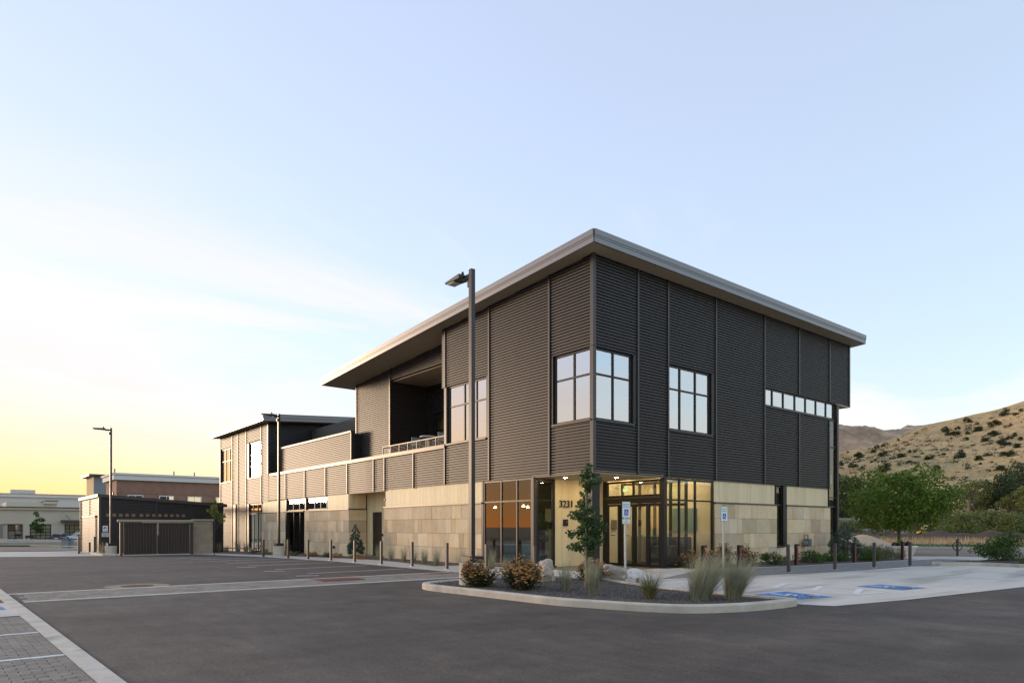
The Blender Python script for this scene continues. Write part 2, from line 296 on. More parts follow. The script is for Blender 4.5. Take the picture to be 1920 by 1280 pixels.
# sign-posted parking pad, skewed a little to the facade
st(sheet('parking_pad', [(-3.26,-8.6),(-3.03,-9.1),(-.8,-9.5),(4.56,-10.1),(40,-13.5),(40,-9.2),(14.6,-5.6),(12.13,-4.95),(6.93,-4.62),(3.19,-3.79),(-.25,-2.89),(-2.6,-3.4)], .006, M['pad']))
# paver walk on the right: brick pattern
def brickmat(name, c1, c2, mo, scale, bw, bh):
    m = mat(name, c1, rough=.9); t = m.node_tree; p = t.nodes['Principled BSDF']
    g = N(t, 'ShaderNodeNewGeometry'); b = N(t, 'ShaderNodeTexBrick', i_Scale=scale)
    b.inputs['Color1'].default_value = (*c1,1); b.inputs['Color2'].default_value = (*c2,1); b.inputs['Mortar'].default_value = (*mo,1)
    b.inputs['Brick Width'].default_value = bw; b.inputs['Row Height'].default_value = bh; b.inputs['Mortar Size'].default_value = .01
    t.links.new(g.outputs['Position'], b.inputs['Vector']); t.links.new(b.outputs[0], p.inputs['Base Color']); return m
M['pavertex'] = brickmat('grey_paver_walk', (.20,.20,.205), (.27,.27,.27), (.10,.10,.10), 1., .22, .11)
st(sheet('paver_walk', [(-.25,-2.89),(3.19,-3.79),(6.93,-4.62),(12.13,-4.95),(14.6,-5.6),(19,-4.6),(19,-3.4),(17.69,-3.3),(12.16,-2.75),(8.1,-2.25),(5.74,-1.58),(4.55,-1.0)], .016, M['pavertex']))
st(sheet('walk_edge_strip', [(4.55,-1.0),(5.74,-1.58),(8.1,-2.25),(12.16,-2.75),(17.69,-3.3),(19,-3.4),(19,-3.1),(17.69,-3.05),(12.16,-2.55),(8.1,-2.05),(5.74,-1.35),(4.75,-.8)], .020, M['concrete']))
st(sheet('street_sidewalk', [(14.6,-5.6),(26,-12.5),(22.5,-3.5),(19.3,2.2),(12,14),(10,13),(17,1),(17.69,-3.05),(19,-3.4),(19,-4.6)], .012, M['concrete']))
st(sheet('planting_bed', [(4.75,-.8),(5.74,-1.35),(8.1,-2.05),(12.16,-2.55),(17.69,-3.05),(17,1),(16.4,3),(4.9,.06)], .010, M['gravel']))
st(sheet('planting_strip', [(-1.9,6.2),(0,6.2),(0,29),(-3.2,29),(-1.95,21),(-1.3,14.0),(-1.4,10)], .016, M['gravel']))
# street beyond
RA = Vector((20.7,-.6)); RD = Vector((-.53,.848)); RN = Vector((.848,.53))
def road(o0, o1, l0=-300, l1=400):
    return [tuple(RA+RN*o0+RD*l0), tuple(RA+RN*o1+RD*l0), tuple(RA+RN*o1+RD*l1), tuple(RA+RN*o0+RD*l1)]
st(sheet('street', road(.15,15.6), -.03, M['asphalt2']))
kb = MB(); a, b, c, d = road(-.02,.16,-90,60); kb.prism([a,b,c,d], -.05, .02); st(kb.build('street_kerb', M['kerb']))
kb = MB(); a, b, c, d = road(15.6,15.85,-90,200); kb.prism([a,b,c,d], -.1, .09); st(kb.build('street_kerb', M['kerb']))
st(sheet('lawn_verge', road(15.85,25.2,-150,200), .06, M['lawn']))

# paver band across the lot: concrete edges, single pavers where they can be told apart
def paver_mesh(lx, ly, h=.05, ch=.006):
    me = bpy.data.meshes.new('paver'); bm = bmesh.new(); bmesh.ops.create_cube(bm, size=1)
    for v in bm.verts: v.co = Vector((v.co.x*lx, v.co.y*ly, v.co.z*h))
    bmesh.ops.bevel(bm, geom=[e for e in bm.edges if all(v.co.z > 0 for v in e.verts)], offset=ch, segments=1, affect='EDGES')
    bm.to_mesh(me); bm.free(); me.materials.append(M['paver']); return me
bandm = sheet('paver_band', [(-14.55,1.15),(-3.1,1.15),(-3.1,3.3),(-14.75,3.3)], .004, M['paver_gap']); st(bandm)
e = MB(); e.box(-14.6,-3.1,1.10,1.26,-.05,.012); e.box(-14.75,-3.1,3.18,3.34,-.05,.012); e.build('edge_strip', M['concrete'], bandm)
pm = paver_mesh(.205,.375); rest = MB()
for i in range(54):
    for r in range(5):
        u = -14.5+i*.2115; v = 1.455+r*.382+random.uniform(-.004,.004)
        if -8.1 < u < -6.7 and v > 2.2: continue
        if i < 54:
            o = link('paver', pm, None, bandm); o.location = (u+(.1 if r % 2 else 0), v, -.012+random.uniform(-.002,.002)); o.rotation_euler.z = random.uniform(-.006,.006)
for (gx0, gx1, gy0, gy1), lb in zip(((-8.05,-6.75,2.25,3.15),(-4.35,-3.35,2.7,3.15)), ('long rust brown slotted drain grate in the middle of the paver band','rust brown slotted drain grate where the paver band meets the sidewalk')):
    gr = MB().box(gx0,gx1,gy0,gy1,-.03,.006); n = int((gx1-gx0)/.05)
    for i in range(n): gr.box(gx0+.01+i*.05,gx0+.035+i*.05,gy0+.02,gy1-.02,.006,.018)
    tag(gr.build('drain_grate', M['rust']), lb, 'grate')
# manhole with concrete collar
mh = thing('manhole', 'iron manhole cover in a concrete collar beside the paver band', 'manhole', (-12.15,3.80,0))
MB().lathe([(.001,.004),(.72,.004),(.72,.009),(.001,.010)], n=32).build('collar', M['mortar'], mh); MB().lathe([(.001,.01),(.36,.010),(.36,.016),(.001,.017)], n=28).build('cover', M['berm'], mh)
# paver parking at the left with concrete band
def skew(v): return -14.64-.033*(v+1.5)
st(sheet('paver_parking', [(-40,-40),(-14.2,-40),(skew(-8)-.12,-8),(skew(-1.3)-.12,-1.3),(-40,-1.3)], .004, M['paver_gap']))
pp = bpy.data.objects['paver_parking']
st(MB().hexa([(skew(-14)-.17,-14,-.05),(skew(-14)+.03,-14,-.05),(skew(4.8)+.03,4.8,-.05),(skew(4.8)-.17,4.8,-.05),(skew(-14)-.17,-14,.02),(skew(-14)+.03,-14,.02),(skew(4.8)+.03,4.8,.02),(skew(4.8)-.17,4.8,.02)]).build('concrete_band', M['kerb']))
pm2 = paver_mesh(.192,.094); pmw = None; cnt = 0
v = -8.2; k = 0
while v < -1.45:
    for i in range(5):
        u = skew(v)-.275-i*.2-(.1 if k % 2 else 0)
        if cnt < 290 and u > -15.5:
            o = link('paver', pm2, None, pp); o.location = (u, v, -.012+random.uniform(-.002,.002)); o.rotation_euler.z = .033+random.uniform(-.01,.01); cnt += 1
    if k % 2:
        o = link('paver', pm2, None, pp); o.location = (skew(v)-.225, v, -.012); o.scale = (.5,1,1); o.rotation_euler.z = .033
    v += .1015; k += 1
ln = MB()
for v0 in (-3.66,-5.86): ln.hexa([(-15.9,v0-.035,.0),(skew(v0)-.18,v0-.035,.0),(skew(v0)-.18,v0+.03,.0),(-15.9,v0+.03,.0),(-15.9,v0-.035,.0165),(skew(v0)-.18,v0-.035,.0165),(skew(v0)-.18,v0+.03,.0165),(-15.9,v0+.03,.0165)])
st(ln.build('stall_line', M['white']))
st(sheet('concrete_crossing', [(-40,-1.3),(skew(-1.3)-.17,-1.3),(skew(1.2)-.17,1.2),(-40,1.2)], .010, M['concrete']))
st(sheet('crossing_blue_paint', [(-15.4,-.2),(-14.95,-.1),(-14.98,.45),(-15.4,.4)], .015, M['blue']))

# stall lines, letters on the pad
sm = MB()
def line(pts, w, z, mb):
    for (x0,y0),(x1,y1) in zip(pts, pts[1:]):
        d = Vector((x1-x0,y1-y0)); n = Vector((-d.y,d.x)).normalized()*w/2
        mb.poly([(x0-n.x,y0-n.y,z),(x1-n.x,y1-n.y,z),(x1+n.x,y1+n.y,z),(x0+n.x,y0+n.y,z)])
for i in range(7):
    v0 = 5.65+i*2.75; zz = gz(v0)+.005
    line([(-7.1,v0-.15),(-3.5,v0+.1)], .085, zz, sm); line([(-7.75,v0-.9),(-7.15,v0-1.15)], .1, zz, sm)
st(sm.build('stall_line', M['white']))
pl = MB()
line([(1.05,-3.9),(.72,-8.5)], .1, .011, pl); line([(-.35,-4.2),(-.72,-8.4)], .1, .011, pl); line([(-.76,-8.42),(.7,-8.55)], .1, .0113, pl)
for v0 in (-5.0,-5.95,-6.9,-7.85): line([(-.4,v0-.45),(.9,v0)], .14, .0117, pl)
line([(-2.5,-3.6),(-3.1,-8.8)], .1, .011, pl); line([(3.9,-4.3),(3.2,-9.4)], .1, .011, pl); line([(7.2,-4.9),(6.8,-9.4)], .1, .011, pl); line([(10.4,-5.1),(10.2,-9.8)], .1, .011, pl)
st(pl.build('stall_line', M['white']))
def isa(mb, f, n=1.0):                      # wheelchair symbol in a unit square, f maps (a, b) to a point
    def thick(pts, w):
        for (x0,y0),(x1,y1) in zip(pts, pts[1:]):
            d = Vector((x1-x0,y1-y0)).normalized(); nn = Vector((-d.y,d.x))*w/2; e_ = d*w*.35
            mb.poly([f(x0-nn.x-e_.x,y0-nn.y-e_.y),f(x1-nn.x+e_.x,y1-nn.y+e_.y),f(x1+nn.x+e_.x,y1+nn.y+e_.y),f(x0+nn.x-e_.x,y0+nn.y-e_.y)])
    mb.poly([f(.42+.065*math.cos(q),.86+.065*math.sin(q)) for q in [i*math.pi/6 for i in range(12)]])
    thick([(.42,.77),(.43,.47)], .11); thick([(.43,.63),(.64,.63)], .08); thick([(.43,.47),(.66,.47),(.77,.2),(.86,.23)], .10)
    thick([(.46+.235*math.cos(rad(a)), .33+.235*math.sin(rad(a))) for a in range(118,371,18)], .085)
for i, cs in enumerate((((-2.48,-8.13),(-1.43,-8.31),(-1.10,-7.07),(-2.27,-6.98)),((1.31,-8.62),(2.41,-8.72),(2.56,-7.58),(1.5,-7.47)))):
    st(MB().poly([(p[0],p[1],.011) for p in cs]).build('parking_symbol_field', M['blue']))
    def f(a, b, cs=cs):
        p0, p1, p2, p3 = [Vector(p) for p in cs]; p = (p0*(1-a)+p1*a)*(1-b)+(p3*(1-a)+p2*a)*b
        return (p.x, p.y, .0152)
    mb = MB(); isa(mb, f); st(mb.build('parking_symbol', M['white']))

# ------------------------------------------------------------------ office building
B = thing('office_building', 'two storey office in dark corrugated metal with tan stone base and overhanging roof', 'building')
# facade-plane boxes: ('L', u0) faces -X with a = y ; ('R', v0) faces -Y with a = x ; offsets o grow inwards
def fb(mb, pl, a0, a1, z0, z1, o0, o1):
    k, p = pl
    if k == 'L': mb.box(p+o0, p+o1, a0, a1, z0, z1)
    else: mb.box(a0, a1, p+o0, p+o1, z0, z1)
    return mb
def panel(pl, a0, a1, z0, z1, parent=None, back=.16, m='siding', pitch=.1, dep=.05):
    mb = MB(); k, p = pl; rows = []
    z = math.floor(z0/pitch)*pitch
    while z < z1+pitch:
        for dz, off in ((0,0),(.052,0),(.058,dep),(.094,dep)): rows.append((z+dz*pitch/.1, off))
        z += pitch
    def offat(zz):
        for (za,oa),(zb,ob) in zip(rows, rows[1:]):
            if za <= zz <= zb: return oa+(ob-oa)*((zz-za)/max(1e-6,zb-za))
        return 0
    pts = [(z0, offat(z0))]+[r for r in rows if z0+1e-4 < r[0] < z1-1e-4]+[(z1, offat(z1))]
    for zz, of in pts:
        for a in (a0, a1): mb.v.append((p+of, a, zz) if k == 'L' else (a, p+of, zz))
    for i in range(len(pts)-1):
        q = (2*i, 2*i+2, 2*i+3, 2*i+1)
        mb.f.append(q if k == 'L' else q[::-1])
    fb(mb, pl, a0, a1, z0, z1, dep+.01, back)
    return mb.build('siding_panel', M[m], parent or B)
def batten(pl, a, z0, z1, w=.075, proud=.035, m='trim', parent=None, deep=.03):
    return fb(MB(), pl, a-w/2, a+w/2, z0, z1, -proud, deep).build('batten', M[m], parent or B)
def window(pl, As, Zs, gm='glassU', set_=.10, fw=.055, rev=(0,0), name='window', sill=True, head=True, outer=.06, dmat='dark', parent=None, skip=()):
    mb = MB(); d0, d1 = set_-.03, set_+.05
    a0, a1, z0, z1 = As[0], As[-1], Zs[0], Zs[-1]
    for i, a in enumerate(As):
        w0 = outer if i == 0 else fw/2; w1 = outer if i == len(As)-1 else fw/2
        lo, hi = (a, a+outer) if i == 0 else ((a-outer, a) if i == len(As)-1 else (a-fw/2, a+fw/2))
        fb(mb, pl, lo, hi, z0, z1, d0, d1)
    for i, z in enumerate(Zs):
        lo, hi = (z, z+outer) if i == 0 else ((z-outer, z) if i == len(Zs)-1 else (z-fw/2, z+fw/2))
        for j in range(len(As)-1):
            l = As[j]+(outer if j == 0 else fw/2); r = As[j+1]-(outer if j == len(As)-2 else fw/2)
            fb(mb, pl, l, r, lo, hi, d0+.004, d1-.004)
    w = mb.build(name, M['trim'] if dmat == 'trim' else M[dmat], parent or B)
    for j in range(len(As)-1):
        for i in range(len(Zs)-1):
            if (j, i) in skip: continue
            fb(MB(), pl, As[j]+.02, As[j+1]-.02, Zs[i]+.02, Zs[i+1]-.02, set_+.008, set_+.018).build('pane', M[gm], w)
    if sill: fb(MB(), pl, a0-.02, a1+.02, z0-.06, z0-.001, -.05, set_+.06).build('sill', M['trim'], w)
    if rev[0]: fb(MB(), pl, a0-rev[0], a0-.001, z0-.001, z1, .005, set_+.05).build('jamb', M['dark'], w)
    if rev[1]: fb(MB(), pl, a1+.001, a1+rev[1], z0-.001, z1, .005, set_+.05).build('jamb', M['dark'], w)
    return w
L0 = ('L', 0.); R0 = ('R', 0.)
ZB, ZW0, ZW1, ZTR = 3.21, 4.90, 7.19, 6.36
K = .0590
def zs(v, o=0): return 10.16-K*(v+.55)          # soffit height
# --- left facade, upper wall
batten(L0, 2.05, ZB, zs(2.05)+.1); batten(L0, 5.43, ZB, zs(5.43)+.1)
panel(L0, .10, 2.02, ZB, ZW0-.05); panel(L0, .10, 2.02, ZW1+.02, zs(.1)+.12)
panel(L0, 2.08, 5.40, ZB, zs(2.1)+.12)
panel(L0, 5.46, 8.40, ZB, ZW0-.05); panel(L0, 5.46, 8.40, ZW1+.02, zs(5.4)+.12)
batten(L0, 8.44, ZW1-.0, zs(8.4)+.1, w=.12); batten(L0, 8.44, ZB, ZW0-.06, w=.07)
panel(('R', 8.50), .0, 1.16, ZW1, zs(8.5)+.2)      # hidden return of the projection
window(L0, [.10,.94,1.88], [ZW0,ZTR,ZW1], rev=(0,.14)); 
window(L0, [5.62,6.35,7.15,8.30], [ZW0-.04,ZTR,ZW1], rev=(.16,0))
fb(MB(), L0, 8.31, 8.47, ZW0-.05, ZW1-.02, -.02, .14).build('corner_post', M['trim'], B)
# --- right facade, upper wall
for u, z0, z1 in ((2.15,ZB,10.3),(3.76,ZB,10.3),(6.62,ZB,10.3),(10.01,ZB,10.3),(12.79,ZW1,10.3),(15.54,ZW1,10.3),(12.79,ZB,6.38),(15.50,ZB,6.38)): batten(R0, u, z0, z1)
panel(R0, .10, 2.12, ZB, ZW0-.05); panel(R0, .10, 2.12, ZW1+.02, 10.3)
panel(R0, 2.18, 3.73, ZB, 10.3)
panel(R0, 3.79, 6.59, ZB, ZW0-.05); panel(R0, 3.79, 6.59, ZW1+.02, 10.3)
panel(R0, 6.65, 9.98, ZB, 10.3)
panel(R0, 10.04, 12.76, ZW1, 10.3); panel(R0, 12.82, 15.51, ZW1, 10.3); panel(R0, 15.57, 17.44, ZW1, 10.3)
panel(R0, 10.04, 12.76, ZB, 6.38); panel(R0, 12.82, 15.47, ZB, 6.38)
window(R0, [.10,1.02,1.92], [ZW0,ZTR,ZW1], rev=(0,.2))
window(R0, [3.80,4.54,5.46,6.36], [ZW0,ZTR,ZW1], rev=(0,.23))
window(R0, [10.06,10.76,11.64,12.60,13.52,14.45,15.38,16.24], [6.45,ZW1], sill=False)
fb(MB(), R0, 10.06, 15.47, 6.385, 6.445, -.05, .16).build('sill', M['trim'], B)
window(R0, [15.54,16.24], [.05,2.40,2.82,5.15,6.42], set_=.06, outer=.05, sill=False, gm='glassL')
fb(MB(), R0, 16.26, 16.40, 0, ZW1, -.03, .16).build('corner_post', M['trim'], B)
fb(MB(), R0, 17.445, 17.56, ZW1-.02, 10.2, -.03, .12).build('corner_trim', M['trim'], B)
fb(MB(), R0, 16.2, 17.5, ZW1-.04, ZW1-.001, -.02, 9).build('overhang_soffit', M['soffit'], B)
panel(('L', 17.5), .1, 16, ZW1, 10.3)
MB().box(16.3,16.42,.16,16.4,0,ZW1-.05).build('end_wall', M['siding'], B)
# corner trim pieces and corner window post
for nm, z0, z1 in (('corner_trim',ZB,ZW0-.065),('corner_trim',ZW1+.02,10.25)):
    MB().box(-.035,.10,-.035,.10,z0,z1).build(nm, M['trim'], B)
MB().box(-.015,.13,-.015,.13,ZW0-.06,ZW1+.018).build('corner_post', M['trim'], B)
# --- setback wall with the roof terrace
S1 = ('L', 1.0); vE = 18.48
panel(S1, 14.86, vE-.06, 4.9, zs(14.8)+.14); panel(S1, 8.5, 14.80, 8.70, zs(8.5)+.14)
batten(S1, 14.83, 4.9, zs(14.8)+.1, w=.10); batten(S1, vE-.02, 4.9, zs(vE)+.08, w=.10)
panel(('R', 14.84), 1.10, 3.2, 4.9, 8.68); panel(('L', 3.16), 8.5, 14.84, 7.2, 8.68); panel(('L', 3.16), 8.5, 13.1, 4.9, 7.19); panel(('L', 3.16), 14.3, 14.84, 4.9, 7.19)
MB().box(1.17,3.4,8.5,14.85,8.64,8.70).build('terrace_ceiling', M['soffit'], B)
MB().box(.2,3.4,8.5,18.3,4.70,4.78).build('terrace_floor', M['intdark'], B)
window(('L',3.16), [13.12,14.28], [4.8,6.3,7.15], set_=.05, outer=.16, sill=False, gm='glassM', name='terrace_door')
MB().box(3.6,3.7,12.5,14.8,4.8,8).build('interior_wall', M['interior2'], B); 
panel(('R', vE), 1.1, 17.4, 4.9, 9.3)
# --- lower band (parapet of the long wing)
bands = [8.48,10.94,13.55,14.62,17.48,20.15,23.0,25.95]
for a, b in zip(bands, bands[1:]+[28.9]): panel(L0, a+.03, b-.03, ZB-.05*(a>17), 4.68)
for a in bands[1:]: batten(L0, a, ZB-.04, 4.70)
fb(MB(), L0, 8.40, 28.55, 4.70, 4.86, -.06, .28).build('parapet_cap', M['trim'], B)
fb(MB(), L0, 8.5, 29, 4.62, 4.70, .17, 11).build('wing_roof', M['intdark'], B)
SC = ('L', .5)
panel(SC, 18.1, 28.2, 4.75, 6.42); fb(MB(), SC, 18.02, 28.3, 6.42, 6.52, -.05, .22).build('screen_cap', M['trim'], B)
fb(MB(), SC, 18.02, 18.09, 4.75, 6.42, -.03, .2).build('corner_trim', M['trim'], B); panel(('R', 18.06), .7, 3.0, 4.75, 6.4)
# --- railing in front of the terrace
RL = MB(); fb(RL, ('L',.12), 8.5, 14.0, 5.22, 5.27, 0, .06)
rail = RL.build('railing', M['trim'], B)
for i in range(8):
    a = 8.55+i*.77; fb(MB(), ('L',.13), a, a+.04, 4.86, 5.22, 0, .04).build('rail_post', M['trim'], rail)
for i in range(5): MB().tube([(.15,8.5,4.92+i*.06),(.15,14.0,4.92+i*.06)], .005, 5).build('rail_cable', M['dark'], rail)
MB().box(.14,1.0,13.94,14.0,5.22,5.27).build('rail_return', M['trim'], rail)
# --- far block
FV0, FV1 = 29.05, 39.2; ZF = 8.18
fz = gz(35)
panel(L0, 36.32, 39.13, fz-.15, ZW0-.17); panel(L0, 36.32, 39.13, 7.32, ZF+.1)
for a, z0 in ((36.28,fz),(35.05,fz),(33.22,fz),(30.22,3.1)): batten(L0, a, z0-.1, ZF+.1, w=.09)
panel(L0, 35.1, 36.23, 3.08, ZF+.1); panel(L0, 33.27, 35.0, fz-.15, ZF+.1)
panel(L0, 30.27, 33.17, 3.05, ZW0-.17); panel(L0, 30.27, 33.17, 7.24, ZF+.1)
panel(L0, 28.93, 30.17, 3.10, ZF+.1) ; batten(L0, 28.98, 4.88, ZF+.1, w=.16)
window(L0, [36.34,37.15,38.05,39.1], [4.78,6.36,7.28], rev=(0,0)); window(L0, [30.30,31.1,32.0,32.72], [4.78,6.36,7.20], rev=(0,.42))
window(L0, [35.1,35.6], [fz-.05,2.4,3.06], rev=(0,.6), gm='glassL'); window(L0, [30.30,31.1,32.0,32.72], [fz+.1,2.36,3.03], rev=(0,.45), gm='glassU')
fb(MB(), L0, 39.13, 39.26, fz-.2, ZF+.1, -.03, .1).build('corner_trim', M['trim'], B)
[panel(('R', FV0), a_, a_+1.2, 4.7, ZF+.065*(a_+.55)+.1) for a_ in (.18,1.38,2.58,3.78,4.98,6.18,7.38)]; panel(('R', 39.3), .1, 8, fz-.2, 8.3); MB().box(8.3,8.5,29,39.3,0,8.7).build('end_wall', M['siding'], B)
MB().box(.05,.16,39.14,39.2,4.7,7.3).build('corner_post', M['trim'], B)
# --- roofs
def roofslab(name, x0, x1, y0, y1, zf, th, m='fascia'):
    pts = [(x0,y0),(x1,y0),(x1,y1),(x0,y1)]
    mb = MB().hexa([(x,y,zf(x,y)+.03) for x,y in pts]+[(x,y,zf(x,y)+th-.012) for x,y in pts]); r = mb.build(name, M[m], B)
    s_ = MB().hexa([(x,y,zf(x,y)) for x,y in pts]+[(x,y,zf(x,y)+.028) for x,y in pts]).build('soffit', M['soffit'], r); return r
zmain = lambda x, y: zs(y); RX1, RY1 = 17.9, 19.4; o_ = .55; th = .40
r = roofslab('roof', -o_+.02, RX1-.02, -o_+.02, RY1-.02, zmain, th)
def fascia(p0, p1, zf, th, parent, nrm):
    # stepped metal fascia: three boards, each a little prouder than the one below
    n = Vector((nrm[0],nrm[1],0))
    steps = [(0,.155,.0),(.163,.215,.012),(.223,th,.026)]
    for a, b, pr in steps:
        q = []
        for zz in (a, b):
            for (x,y), off in ((p0,0),(p1,0),(p1,1),(p0,1)):
                w = Vector((x,y,0))+n*(pr+.03 if off == 0 else 0); q.append((w.x,w.y,zf(x,y)+zz-.01))
        MB().hexa(q).build('fascia_board', M['fascia'], parent)
fascia((-o_,-o_-.02),(RX1,-o_-.02), zmain, th, r, (0,-1)); fascia((-o_-.0,RY1),(-o_-.0,-o_-.02), zmain, th, r, (-1,0))
fascia((RX1,-o_),(RX1,RY1), zmain, th, r, (1,0)); fascia((RX1,RY1),(-o_,RY1), zmain, th, r, (0,1))
KF = .065; zfar = lambda x, y: ZF+KF*(x+.55)
r2 = roofslab('roof', -.53, 8.6, 28.22, 39.88, zfar, .38); fascia((-.55,39.9),(-.55,28.2), zfar, .38, r2, (-1,0)); fascia((-.55,28.2),(8.6,28.2), zfar, .38, r2, (0,-1))
for i in range(28):
    y = 28.3+i*.42; MB().hexa([(x,y+dy,zfar(x,y)+.37+dz) for dz in (0,.07) for x,dy in ((-.55,0),(8.6,0),(8.6,.05),(-.55,.05))]).build('roof_seam', M['trim'], r2)
# --- ground floor: wood boards, ledge, stone
def boards(pl, a0, a1, z0, z1, bw=.095, o=.05):
    mb = MB(); n = max(1, round((a1-a0)/bw)); w = (a1-a0)/n
    fb(mb, pl, a0, a1, z0, z1, o+.022, o+.12)
    for i in range(n): fb(mb, pl, a0+i*w+.005, a0+(i+1)*w-.005, z0+.001, z1-.001, o+random.uniform(0,.003), o+.018)
    return mb.build('wood_cladding', M['wood'], B)
def ledge(pl, a0, a1, z=2.38): return fb(MB(), pl, a0, a1, z-.025, z+.025, -.045, .10).build('ledge', M['cap'], B)
unit = bpy.data.meshes.new('stone_block'); bm = bmesh.new(); bmesh.ops.create_cube(bm, size=1); bm.to_mesh(unit); bm.free(); unit.materials.append(M['stone'])
def stones(pl, a0, a1, zb, zt=2.35, cut=None):
    core = fb(MB(), pl, a0+.01, a1-.01, zb, zt, .028, .2).build('stone_backing', M['mortar'], B)
    Z = [zt]+[q for q in (1.79,1.20,.62) if q < zt-.05]+[min(zb, .04)]
    for zi in range(len(Z)-1):
        z1, z0 = Z[zi], Z[zi+1]
        if z0 < zb: z0 = zb
        a = a0
        while a < a1-.01:
            w = random.choice((.3,.36,.45,.55,.62,.75,.85,1.05))
            if a1-(a+w) < .28: w = a1-a
            lo, hi = a, a+w
            if cut and z1 > cut[2]+.05:
                if lo < cut[0] < hi: hi = cut[0]; w = hi-lo
                elif cut[0] <= lo < cut[1]: a = cut[1]; continue
            o = link('stone_block', unit, None, B); d = random.uniform(0,.009); k, p = pl
            ct = ((lo+hi)/2, (z0+z1)/2); sx = hi-lo-.011; sz = z1-z0-.011; oc = .02-d/2; th_ = .04+d
            if k == 'L': o.location = (p+oc, ct[0], ct[1]); o.scale = (th_, sx, sz)
            else: o.location = (ct[0], p+oc, ct[1]); o.scale = (sx, th_, sz)
            a = hi
    return core
boards(R0, 6.58, 10.88, 2.41, ZB-.002); boards(R0, 11.86, 15.48, 2.41, ZB-.002)
ledge(R0, 6.56, 10.98); ledge(R0, 11.74, 15.62)
stones(R0, 6.58, 10.98, .03); stones(R0, 11.80, 15.62, .03)
stones(R0, 10.985, 11.795, .03, .62)
window(R0, [11.0,11.50], [.66,2.38,ZB-.03], set_=.10, rev=(0,.28), gm='glassL')
boards(L0, 5.9, 13.5, 2.41, ZB-.002); ledge(L0, 5.88, 13.6); stones(L0, 5.9, 13.58, .0)
# side door recess
DV1, DU = 17.3, 1.0
boards(('L',DU), 13.5, 15.75, 0, ZB); boards(('L',DU), 16.75, DV1+.05, 0, ZB); boards(('L',DU), 15.75, 16.75, 2.22, ZB)
fb(MB(), ('L',DU), 15.8, 16.7, .0, 2.2, .06, .14).build('side_door', M['dark'], B)
fb(MB(), ('L',DU), 15.60, 15.66, 1.0, 1.12, .0, .06).build('card_reader', M['black'], B)
boards(('R',DV1), 0.0, DU, 2.41, ZB-.05); ledge(('R',DV1), -.02, DU); stones(('R',DV1), 0, DU, -.1)
MB().box(.02,DU+.1,13.5,DV1,ZB-.06,ZB-.01).build('recess_ceiling', M['soffit'], B); boards(('R',13.45), .1, 1.2, 0, ZB)
MB().box(.06,.14,13.62,13.70,2.7,2.8).build('wall_light', M['black'], B)
boards(L0, DV1+.0, 20.0, 2.41, ZB-.06); ledge(L0, DV1-.02, 20.6); stones(L0, DV1+.0, 23.05, -.12)
window(L0, [20.1,20.95,21.75,22.85], [2.42,ZB-.08], rev=(0,.1), gm='glassU'); window(L0, [23.1,23.95,24.9,25.85], [2.42,ZB-.08], rev=(0,.12), gm='glassU')
window(L0, [23.1,23.95,24.9,25.85], [-.12,2.38], set_=.12, rev=(0,.12), gm='glassL')
boards(L0, 26.0, 30.15, 2.41, ZB-.1); ledge(L0, 25.97, 30.2); stones(L0, 26.0, 30.2, -.2)
fb(MB(), L0, 18.95, 19.03, .32, .46, -.1, 0).build('wall_light', M['black'], B)
# --- entrance recess
U1, V1 = 3.54, 2.88
window(L0, [V1+.1,3.82,4.73,5.80], [.08,2.40,ZB-.02], set_=.05, outer=.06, gm='glassL', name='storefront', rev=(0,.1), dmat='trim')
MB().box(-.02,.12,V1-.03,V1+.09,.02,ZB-.01).build('corner_post', M['trim'], B)
window(('R',V1), [.13,1.05], [.08,2.40,ZB-.04], set_=.05, outer=.12, gm='glassL', name='storefront')
boards(('R',V1), 1.08, 3.56, .03, ZB-.02)
window(R0, [U1+.12,4.46,5.40,6.52], [.06,2.42,ZB-.02], set_=.05, outer=.07, gm='glassM', name='storefront')
MB().box(U1-.02,U1+.11,-.02,.14,.02,ZB-.01).build('corner_post', M['dark'], B)
DW = ('L', U1)
window(DW, [.15,1.43,2.74], [2.56,ZB-.06], set_=.05, outer=.07, gm='glassM', name='transom')
fb(MB(), DW, .14, 2.78, 2.32, 2.55, .0, .14).build('door_header', M['dark'], B)
for i, (a, b) in enumerate(((.16,.76),(.77,1.42),(1.43,2.08),(2.09,2.74))):
    w = window(DW, [a,b], [.04,2.31], set_=.05+.04*(i in (1,2)), outer=.085, gm='glassM', name='entrance_door')
    fb(MB(), DW, a+.22, b-.2, 1.13, 1.165, .05, .056).build('decal', mat('teal_decal', (.02,.16,.17), rough=.5) if i == 0 else bpy.data.materials['teal_decal'], w)
fb(MB(), DW, 2.76, V1+.05, .03, ZB, .02, .12).build('jamb', M['dark'], B)
MB().box(.02,U1,.02,V1+.1,ZB-.03,ZB+.06).build('entry_soffit', M['soffit'], B)
for x, y in ((.9,1.0),(.9,2.2),(2.2,1.0),(2.3,2.2)):
    MB().lathe([(.001,ZB-.036),(.055,ZB-.036),(.06,ZB-.031)], x, y, 14).build('downlight', M['downlight'], B)
MB().box(.03,.35,.04,.36,.02,ZB-.03).build('column', M['dark'], B); MB().box(.012,.028,.05,.35,.02,ZB-.03).build('column_lit_face', M['trim'], B)  # lighter sheet paints the lit left face of the dark column
